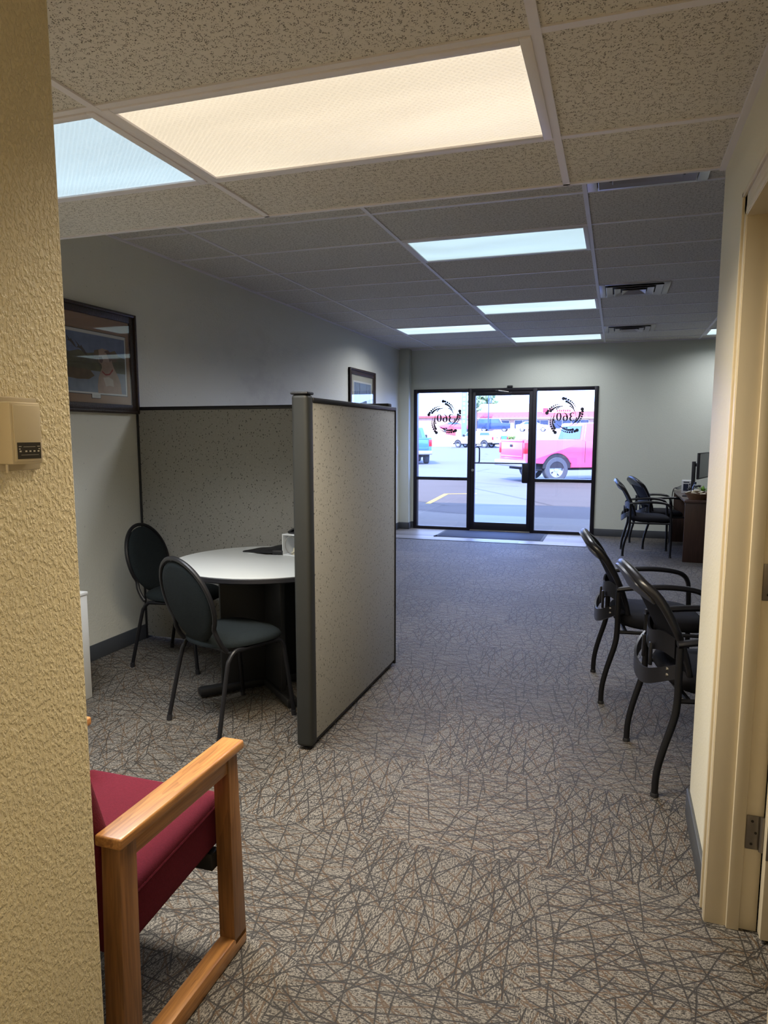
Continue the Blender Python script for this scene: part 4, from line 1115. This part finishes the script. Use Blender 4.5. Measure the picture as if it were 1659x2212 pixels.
# boxes, bottle, basket, plant
bx_ = thing('small_box', 'small white printed box standing at the back of the walnut desk', 'box', (.872, 9.72, DKZ), math.radians(-8))
g = MB(); g.box(-.055, -.04, 0, .055, .04, .165, bev=.002); g.build('carton', M['white_b'], bx_)
g = MB(); g.box(-.035, -.0415, .03, .025, -.0395, .12); g.box(.034, -.0415, .03, .048, -.0395, .055); g.box(.034, -.0415, .065, .048, -.0395, .09); g.box(.034, -.0415, .10, .048, -.0395, .125); g.box(-.035, -.0415, .135, .035, -.0395, .148); g.build('carton_print', M['navy'], bx_)
bo = thing('water_bottle', 'clear plastic water bottle with a navy cap on the walnut desk', 'bottle', (.905, 9.03, DKZ))
g = MB(); g.lathe([(0, 0), (.030, 0), (.032, .01), (.030, .05), (.032, .06), (.032, .10), (.028, .13), (.014, .155), (.012, .165), (0, .166)], 20); g.build('bottle_body', M['clear'], bo)
g = MB(); g.lathe([(.0, .001), (.029, .001), (.031, .01), (.030, .09), (0, .09)], 20); g.build('water', simple('water tint', (.22, .25, .30), .1), bo)
g = MB(); g.lathe([(0, .162), (.014, .162), (.014, .185), (0, .186)], 16); g.build('bottle_cap', M['navy'], bo)
bs = thing('gift_basket', 'brown woven basket of cream wrapped packets at the front of the walnut desk', 'basket', (.915, 8.80, DKZ), math.radians(-14))
g = MB(); g.lathe([(0, .002), (.08, .0), (.115, .055), (.125, .07), (.118, .07), (.08, .012), (0, .012)], 28, M=Matrix.Scale(1.15, 4, (1, 0, 0))); g.build('basket_bowl', M['basket'], bs)
random.seed(3)
for i in range(16):
    a = random.random() * 2 * PI; rr = .095 * math.sqrt(random.random()); g = MB()
    Mx = Matrix.Translation((rr * math.cos(a) * 1.15, rr * math.sin(a), .066 + .016 * random.random() + (.1 - rr) * .40)) @ Euler((random.uniform(-.5, .5), random.uniform(-.5, .5), random.uniform(0, 3))).to_matrix().to_4x4()
    g.box(-.030, -.018, -.006, .030, .018, .006, bev=.005, M=Mx)
    o_ = g.build('wrapped_packet', M['white_b'] if i % 3 == 0 else M['cream_paper'])
    o_.matrix_world = Matrix.Translation((.915, 8.80, DKZ)) @ Matrix.Rotation(math.radians(-14), 4, 'Z')
    tag(o_, 'wrapped packet heaped in the brown basket on the walnut desk', 'packet', 'wrapped packets in the basket')
pt = thing('potted_plant', 'small lime-green artificial plant in a dark red pot on the walnut desk', 'plant', (0.985, 9.00, DKZ))
g = MB(); g.lathe([(0, 0), (.032, 0), (.042, .07), (.046, .075), (.038, .075), (0, .07)], 20); g.build('pot', M['terracotta'], pt)
g = MB()
random.seed(11)
for i in range(46):
    a = random.random() * 2 * PI; el = random.uniform(.3, 1.4); L = random.uniform(.05, .085)
    d = Vector((math.cos(a) * math.cos(el), math.sin(a) * math.cos(el), math.sin(el))); s_ = d.cross(Vector((0, 0, 1))).normalized() * .012
    b0 = Vector((0, 0, .07)); m0 = b0 + d * L * .6 + Vector((0, 0, .004)); e0 = b0 + d * L
    vs = [g.bm.verts.new(q) for q in (b0, m0 + s_, e0, m0 - s_)]; g.bm.faces.new(vs)
g.build('leaves', M['green'], pt)
ph = thing('desk_phone', 'black desk phone between the small white box and the bottle', 'phone', (.965, 9.56, DKZ), math.radians(-80))
g = MB(); g.prism([(-.09, 0), (.09, 0), (.09, .07), (.07, .075), (-.09, .02)], 'x', -.09, .09, bev=.004); g.build('phone_body', M['black_trim'], ph)
g = MB(); g.tube([(-.065, -.07, .05), (-.065, -.05, .065), (-.065, .05, .10), (-.065, .075, .095)], [.02, .013, .013, .02], 10, smooth=3); g.build('handset', M['black_trim'], ph)
for k, (dx, dz, lab_) in enumerate(((0, .075, 'topmost'), (.012, .055, 'middle'), (.02, .035, 'lowest'))):
    g = MB(); z = DKZ
    pts = [(.95, 9.95 + k * .02, z + .006), (.87, 10.02, z + dz), (.80, 10.10, z + dz * .6), (.758, 10.16, z + .02), (.742, 10.18, z - .06 - .03 * k), (.75, 10.19, z - .20 - .03 * k), (.79, 10.30, z - .26 - .02 * k)]
    g.tube(pts, .0045, 8, smooth=5)
    tag(g.build('power_cable', M['black_trim']), 'black cable looping off the back corner of the walnut desk, %s of three' % lab_, 'cable', 'cables behind the walnut desk')

# ================================================================== OUTSIDE
GZ = -0.06
def ground_z(y): return GZ
struct(MB().box(-90, YF + 0.14, GZ - .3, 60, 89, GZ).build('ground', M['asphalt']), 'sunlit asphalt parking lot')
# curved walk in front of the door
wk = MB()
edge = [(-9, YF + .08), (8, YF + .08), (8, 12.55), (-1.2, 12.80), (-3.0, 12.95), (-3.75, 13.25), (-4.15, 13.9), (-4.45, 15.2), (-4.8, 15.7), (-9, 15.8)]
wk.prism(edge, 'z', GZ - .02, GZ + .035)
struct(wk.build('ground_walk', M['concrete']), 'concrete walk outside the entrance')
yl = MB()
for (a, b_) in (((-3.92, 15.0), (-4.12, 17.64)), ((-4.12, 17.64), (-3.4, 17.95))):
    A_, B_ = Vector(a), Vector(b_); d = (B_ - A_).normalized(); n = Vector((-d.y, d.x)) * .06
    yl.prism([tuple(A_ + n), tuple(B_ + n), tuple(B_ - n), tuple(A_ - n)], 'z', GZ, GZ + .004)
struct(yl.build('ground_line', M['yellow']), 'yellow painted parking line')
# verge rising to the upper lot
vg = MB()
vg.prism([(89, GZ - .3), (89, GZ + .12), (90, GZ + .15), (95.5, 1.45), (96.8, 1.85), (250, 1.85), (250, GZ - .3)], 'x', -120, 60)
struct(vg.build('ground_verge', M['verge']), 'pale verge and upper lot across the parking lot')
# hills
hl = MB()
def hillf(u, v):
    x = -260 + 420 * u; y = 300 + 60 * v
    return (x, y, -2 + (17 + 5 * math.sin(x * .02) + 3 * math.sin(x * .071 + 1)) * math.sin(PI / 2 * min(1, v * 1.2)) + (4 if x < -40 else 0))
hl.surf(hillf, 60, 8)
struct(hl.build('ground_hill', M['hill']), 'hazy pale hill on the horizon')

# shopping building
bd = thing('shop_building', 'long low shop building with red mansard band across the lot', 'building', (-21.8, 110, 1.85))
MB().box(0, 0, 0, 42, 14, 2.15).build('wall', M['facade'], bd)
MB().box(0, .6, 2.9, 42, 14, 4.35, bev=.05).build('parapet', M['stucco'], bd)
g = MB(); g.prism([(-1.5, 2.12), (.62, 2.12), (.62, 3.05), (.3, 3.05), (-1.4, 2.35)], 'x', -.5, 42.5); rf = g.build('mansard_roof', M['redroof'], bd)
g = MB()
for k in range(72): g.box(k * .6 - .3, -1.45, 2.36, k * .6 - .24, -1.38, 2.42, M=None)
g.build('roof_rib', M['redroof'], rf)
MB().box(-.4, -1.42, 2.0, 42.4, 0.05, 2.13).build('soffit', M['stucco'], bd)
for k in range(7):
    x = .8 + k * 5.9; w_ = 5.2
    fr_ = MB(); fr_.box(x, -.06, .42, x + w_, .02, .50); fr_.box(x, -.06, 1.78, x + w_, .02, 1.86); fr_.box(x, -.06, .42, x + .08, .02, 1.86); fr_.box(x + w_ - .08, -.06, .42, x + w_, .02, 1.86)
    for q in range(1, 4): fr_.box(x + w_ * q / 4 - .03, -.06, .45, x + w_ * q / 4 + .03, .02, 1.83)
    f_ = fr_.build('shop_window', M['stucco'], bd)
    MB().box(x + .05, -.03, .47, x + w_ - .05, .0, 1.82).build('pane', M['bluewin'], f_)
sg = thing('roof_sign', 'red and white sign with a gabled house mark on the shop building roof', 'sign', (-10.9, 109.9, 4.55))
MB().box(0, 0, 0, 4.4, .25, .95, bev=.03).build('sign_panel', M['stucco'], sg)
g = MB(); g.box(.1, -.06, .25, .9, .0, .9); g.box(.1, -.06, .08, 4.3, 0, .18); g.build('sign_block', M['sign_red'], sg)
g = MB(); g.tube([(1.05, -.05, .30), (1.05, -.05, .55), (1.4, -.05, .85), (1.75, -.05, .55), (1.75, -.05, .30)], .05, 6)
for k in range(7): g.box(2.15 + k * .3, -.06, .34, 2.35 + k * .3, 0, .62 + .05 * (k % 2))
g.build('sign_lettering', M['sign_red'], sg)
# second building, far left, behind trees
b2 = thing('pink_building', 'low pinkish building seen through the left window behind the logo', 'building', (-37, 125, 1.85))
MB().box(0, 0, 0, 13.5, 8, 2.6, bev=.03).build('wall', M['facade'], b2)
MB().box(-.4, -.5, 2.6, 13.9, 8.4, 3.0, bev=.03).build('roof', M['redroof'], b2)

def tree(label, x, y, z, h, r, n=150, seed=1, mat='leaf'):
    random.seed(seed)
    t_ = thing('tree', label, 'tree', (x, y, z), 0, 'trees beyond the lot')
    g = MB(); g.tube([(0, 0, 0), (.1, 0, h * .3), (0, .1, h * .7)], [.22, .16, .08], 8); g.build('trunk', M['bark'], t_)
    g = MB()
    for i in range(n):
        a = random.random() * 2 * PI; rr = r * math.sqrt(random.random()) * .8; zz = h * random.uniform(.35, .95)
        k = 1 - abs(zz / h - .6) * .9
        g.ball((rr * math.cos(a) * k, rr * math.sin(a) * k, zz), r * random.uniform(.10, .2), 1, (1, 1, .8), .8)
    g.build('crown', M[mat], t_)
tree('slender green tree just right of the blue pylon', -19.9, 103.5, 1.85, 9.0, 1.5, 170, 2)
tree('green tree behind the left window logo', -32.5, 108, 1.85, 5.4, 2.5, 190, 5)
tree('tall green tree above the shop roof behind the street lamp', -25.5, 142, 1.85, 9.0, 3.2, 220, 9)
tree('low tree at the far left edge of the left window', -42, 120, 1.85, 6.5, 4.0, 220, 12)
# hedge
hg = MB(); random.seed(4)
for i in range(120): hg.ball((-12.85 + random.uniform(-.8, .8), 87.6 + random.uniform(-.4, .4), random.uniform(.3, 1.25) * 1.0), random.uniform(.12, .24), 1, (1, 1, .8), .7)
tag(hg.build('hedge_bush', M['hedge']), 'lime green rounded bush beside the teal tailgate', 'bush')
# pylon, lamp, signs
py = thing('sign_pylon', 'tall narrow blue-grey sign pylon in the left window', 'sign pylon', (-18.35, 88, -0.06))
g = MB(); g.box(-.35, -.15, 0, .30, .15, 8.6, bev=.03); g.build('pylon_body', M['pylon'], py)
g = MB()
for k in range(9): g.box(-.15, -.17, 3.0 + k * .55, .12, -.15, 3.3 + k * .55)
g.build('pylon_lettering', M['stucco'], py)
lp = thing('street_lamp', 'dark street lamp with a cone head in front of the shops', 'street lamp', (-16.9, 97.2, 1.85))
g = MB(); g.tube([(0, 0, 0), (0, 0, 4.9)], [.09, .06], 10); g.build('pole', M['navy_paint'], lp)
g = MB(); g.lathe([(.35, 3.9), (.30, 3.95), (.10, 4.6), (.04, 4.95), (0, 4.96)], 14, (.25, 0, 0)); g.build('lamp_head', M['navy_paint'], lp)
rs_ = thing('road_sign', 'small white road sign on a post before the shop windows', 'sign', (-13.45, 95.8, 1.55))
g = MB(); g.tube([(0, 0, 0), (0, 0, 1.4)], .03, 8); g.build('post', M['steel'], rs_)
MB().box(-.2, -.04, .75, .2, -.01, 1.45, bev=.02).build('sign_plate', M['paper'], rs_)
rs2 = thing('roadside_banner', 'red panel sign on a thin post low in the left window', 'sign', (-17.75, 78, GZ))
g = MB(); g.tube([(0, 0, 0), (0, 0, 1.5)], .045, 8); g.build('post', M['steel'], rs2)
g = MB(); g.prism([(-.65, 1.55), (.52, 1.35), (.52, 1.9), (.30, 2.45), (-.15, 2.5), (-.5, 2.0)], 'y', -.05, .05); g.build('sign_plate', M['redroof'], rs2)
rs3 = thing('yard_sign', 'small white ground sign with dark corners beside the blue truck', 'sign', (-21.0, 80, GZ))
MB().box(-.30, -.03, .55, .30, .03, 1.12, bev=.01).build('sign_plate', M['paper'], rs3)
g = MB(); g.box(-.36, -.05, .5, -.2, -.03, .66); g.box(.2, -.05, .5, .36, -.03, .66); g.box(-.36, -.05, 1.02, -.2, -.03, 1.17); g.box(.2, -.05, 1.02, .36, -.03, 1.17); g.tube([(-.25, 0, 0), (-.25, 0, .6)], .03, 6); g.tube([(.25, 0, 0), (.25, 0, .6)], .03, 6); g.build('sign_leg', M['navy_paint'], rs3)

# ---- vehicles
def wheel(parent, x, y, r, wd, side):
    g = MB(); A = Matrix.Translation((x, y, r)) @ Matrix.Rotation(PI / 2, 4, 'X')
    g.lathe([(r * .62, -wd / 2), (r * .93, -wd / 2), (r, -wd / 2 + .03), (r, wd / 2 - .03), (r * .93, wd / 2), (r * .62, wd / 2), (r * .62, -wd / 2)], 36, M=A, caps=False); ty = g.build('tyre', M['tyre'], parent)
    g = MB(); yo = wd / 2 - .03
    g.lathe([(r * .62, -yo), (r * .62, yo), (r * .56, yo), (r * .54, yo - .05), (r * .5, yo - .06), (0, yo - .06)], 32, M=A)
    for k in range(5):
        an = 2 * PI * k / 5 + .3
        Mx = A @ Matrix.Rotation(an, 4, 'Z')
        g.prism([(-.055, .0), (.055, .0), (.09, r * .57), (-.09, r * .57)], 'z', yo - .06, yo - .005)
        vs = g.bm.verts[-8:]
        g.bm.verts.ensure_lookup_table()
        for v in g.bm.verts[-8:]: v.co = Mx @ v.co
    g.lathe([(.09, yo - .05), (.08, yo + .005), (0, yo + .01)], 16, M=A)
    if side > 0: g.xf(Matrix.Translation((x, y, r)) @ Matrix.Rotation(PI, 4, 'Z') @ Matrix.Translation((-x, -y, -r)))
    g.build('rim', M['rim'], ty)
def arch_cut(x, r, n=14):
    return [(x + r * math.cos(PI - PI * i / n), .42 + (r) * math.sin(PI * i / n)) for i in range(n + 1)]
def pickup(name, label, cat, loc, rz, paint_, topcap=False, L=5.75, group=None, detail=True):
    r = thing(name, label, cat, loc, rz, group)
    W = .98; xr, xf = 1.12, 4.70; R = .41; ar = .50
    # lower body with arches; x=0 tail, +x front
    prof = [(0.0, .62), (xr - ar, .60)] + [(x, z if z > .60 else .60) for x, z in arch_cut(xr, ar)] + [(xr + ar, .46), (xf - ar, .46)] + [(x, z if z > .50 else .50) for x, z in arch_cut(xf, ar)] + [(L - .12, .52), (L, .70), (L - .04, 1.08), (L - .4, 1.20), (3.95, 1.28), (3.6, 1.30)]
    bed_top = 1.36
    g = MB(); g.prism(prof + [(2.02, 1.32), (1.98, bed_top), (0.02, bed_top)], 'y', -W, W, bev=.03); body = g.build('body', paint_, r)
    g = MB(); g.box(.10, -W + .10, bed_top - .012, 1.92, W - .10, bed_top + .004, bev=.004); g.build('bed_cover', M['arch'], r)
    g = MB()
    for xx in (xr, xf): g.box(xx - ar + .02, -W + .03, .45, xx + ar - .02, W - .03, .93)
    g.box(.3, -W + .15, .38, L - .3, W - .15, .62); g.build('underbody', M['arch'], r)
    # cab: tapered
    g = MB()
    low = [(2.03, 1.28), (3.95, 1.28)]; up = [(2.22, 1.90), (3.35, 1.90)]
    wl, wu = W - .02, W - .20
    V = [g.bm.verts.new(q) for q in [(2.03, -wl, 1.27), (4.05, -wl, 1.27), (4.05, wl, 1.27), (2.03, wl, 1.27), (2.20, -wu, 1.90), (3.30, -wu, 1.92), (3.30, wu, 1.92), (2.20, wu, 1.90)]]
    for f in ((0, 1, 5, 4), (1, 2, 6, 5), (2, 3, 7, 6), (3, 0, 4, 7), (4, 5, 6, 7), (3, 2, 1, 0)): g.bm.faces.new([V[i] for i in f])
    bmesh.ops.recalc_face_normals(g.bm, faces=g.bm.faces[:])
    bmesh.ops.bevel(g.bm, geom=g.bm.edges[:], offset=.06, segments=3, profile=.5, affect='EDGES')
    g.build('cab', paint_, r)
    def on_side(x, z, s, o=.012):
        k = (z - 1.27) / .63; return (x, s * (wl + (wu - wl) * k + o), z)
    for s in (-1, 1):
        for pts in ([(2.42, 1.36), (2.98, 1.36), (2.98, 1.80), (2.50, 1.80)], [(3.04, 1.36), (3.80, 1.36), (3.42, 1.80), (3.04, 1.80)]):
            g = MB(); A_ = [g.bm.verts.new(on_side(x, z, s)) for x, z in pts]; B_ = [g.bm.verts.new(on_side(x, z, s, -.01)) for x, z in pts]
            g.bm.faces.new(A_); g.bm.faces.new(B_[::-1])
            for i in range(4): g.bm.faces.new([A_[i], B_[i], B_[(i + 1) % 4], A_[(i + 1) % 4]])
            g.build('side_window', M['car_glass'], r)
    g = MB()   # rear window
    A_ = [g.bm.verts.new(q) for q in [(2.045, -.72, 1.37), (2.045, .72, 1.37), (2.155, .62, 1.80), (2.155, -.62, 1.80)]]; B_ = [g.bm.verts.new((v.co.x + .04, v.co.y, v.co.z)) for v in A_]
    g.bm.faces.new(A_); g.bm.faces.new(B_[::-1])
    for i in range(4): g.bm.faces.new([A_[i], B_[i], B_[(i + 1) % 4], A_[(i + 1) % 4]])
    g.build('rear_window', M['car_glass'], r)
    if topcap:
        g = MB(); V = [g.bm.verts.new(q) for q in [(.05, -W + .04, bed_top), (2.05, -W + .04, bed_top), (2.05, W - .04, bed_top), (.05, W - .04, bed_top), (.25, -W + .2, 1.88), (2.1, -W + .2, 1.90), (2.1, W - .2, 1.90), (.25, W - .2, 1.88)]]
        for f in ((0, 1, 5, 4), (1, 2, 6, 5), (2, 3, 7, 6), (3, 0, 4, 7), (4, 5, 6, 7), (3, 2, 1, 0)): g.bm.faces.new([V[i] for i in f])
        bmesh.ops.bevel(g.bm, geom=g.bm.edges[:], offset=.05, segments=2, profile=.5, affect='EDGES'); g.build('bed_cap', paint_, r)
        for s in (-1, 1):
            g = MB(); A_ = [g.bm.verts.new(q) for q in [(.45, s * (W - .02), 1.45), (1.75, s * (W - .02), 1.45), (1.70, s * (W - .11), 1.76), (.60, s * (W - .11), 1.76)]]; B_ = [g.bm.verts.new((v.co.x, v.co.y - s * .05, v.co.z)) for v in A_]
            g.bm.faces.new(A_); g.bm.faces.new(B_[::-1])
            for i in range(4): g.bm.faces.new([A_[i], B_[i], B_[(i + 1) % 4], A_[(i + 1) % 4]])
            g.build('cap_window', M['car_glass'], r)
    # tail
    g = MB(); g.box(-.025, -.80, .74, .01, .80, 1.33, bev=.012); g.box(-.035, -.78, .80, -.02, .78, .84, bev=.004); g.box(-.04, -.8, 1.28, 0, .8, 1.34, bev=.01); tg = g.build('tailgate', paint_, r)
    g = MB(); g.box(-.045, -.09, 1.12, -.03, .09, 1.2, bev=.01); g.build('tailgate_handle', M['arch'], tg)
    for s in (-1, 1):
        g = MB(); g.box(-.02, min(s * .83, s * .985), .92, .10, max(s * .83, s * .985), 1.26, bev=.01); g.build('tail_lamp', M['lamp_red'], r)
    g = MB(); g.box(-.20, -.98, .50, .04, .98, .70, bev=.04, seg=3); g.build('rear_bumper', M['chrome'], r)
    g = MB(); g.box(L - .06, -.95, .50, L + .08, .95, .72, bev=.04); g.build('front_bumper', M['chrome'], r)
    g = MB(); g.tube([(.1, -.5, .45), (.5, -.5, .38), (1.2, -.5, .42)], .04, 8); g.tube([(1.12, -.8, .40), (1.12, .8, .40)], .06, 8); g.tube([(4.70, -.8, .40), (4.70, .8, .40)], .06, 8); g.build('axle', M['arch'], r)
    for s in (-1, 1):
        wheel(r, xr, s * (W - .15), R, .26, s); wheel(r, xf, s * (W - .15), R, .26, s)
    g = MB()
    for s in (-1, 1):
        for xx in (2.10, 3.02):
            g.box(xx - .006, s * W - .004, .62, xx + .006, s * W + .004, 1.30)
        g.box(3.1 if s else 0, min(s * W, s * (W + .02)), 1.12, 3.28, max(s * W, s * (W + .02)), 1.16)
    g.build('door_seam', M['arch'], r)
    if detail:
        for s in (-1, 1):
            g = MB(); g.box(3.72, min(s * .95, s * 1.22), 1.30, 3.90, max(s * .95, s * 1.22), 1.52, bev=.04); g.build('side_mirror', M['arch'], r)
    return r
hd = math.radians(33)
pickup('pickup_truck', 'bright red pickup truck parked nearest outside the right window', 'truck', (-3.24, 23.21, GZ), hd, M['red_paint'])
pickup('pickup_truck', 'blue pickup truck seen from behind at the left window edge', 'truck', (-9.9, 34.75, GZ), math.radians(112), M['blue_paint'])
wt = pickup('pickup_truck', 'white pickup truck with a bed cap, parked across the lot', 'truck', (-13.13, 81.42, GZ), math.radians(160), M['white_paint'], True)
pickup('pickup_truck', 'teal pickup truck parked behind the white one, tailgate showing', 'truck', (-13.1, 84.3, GZ), math.radians(132), M['teal_paint'])
def car(name, label, loc, rz, paint_, suv=False):
    r = thing(name, label, 'car', loc, rz)
    W = .9; L = 4.6
    if suv: roof = [(0, .5), (0, 1.15), (.08, 1.80), (2.95, 1.80), (3.3, 1.22), (4.45, 1.15), (4.5, .5)]
    else: roof = [(0, .45), (0, .95), (.55, 1.02), (1.2, 1.40), (2.5, 1.42), (3.3, 1.02), (4.4, .88), (4.55, .45)]
    g = MB(); g.prism([(x, z) for x, z in roof] + [(3.9, .35), (.7, .35)], 'y', -W, W, bev=.06); g.build('body', paint_, r)
    win = [(.25, 1.22), (2.95, 1.22), (2.75, 1.68), (.3, 1.68)] if suv else [(1.0, 1.04), (3.1, 1.04), (2.45, 1.34), (1.3, 1.34)]
    for s in (-1, 1):
        g = MB(); g.prism(win, 'y', min(s * (W - .01), s * (W + .012)), max(s * (W - .01), s * (W + .012))); g.build('side_window', M['car_glass'], r)
        for xx in (.85, 3.65):
            wheel(r, xx, s * (W - .10), .36 if suv else .32, .2, s)
    return r
car('suv', 'dark navy boxy off-road vehicle before the shop windows', (-18.6, 99, 1.85), math.radians(4), M['navy_paint'], True)
car('sedan', 'white sedan parked in front of the shop windows', (-13.3, 99, 1.85), math.radians(3), M['white_paint'])
car('sedan', 'red car partly hidden behind the pylon and the white truck', (-24.0, 99, 1.85), math.radians(2), M['red_paint'])
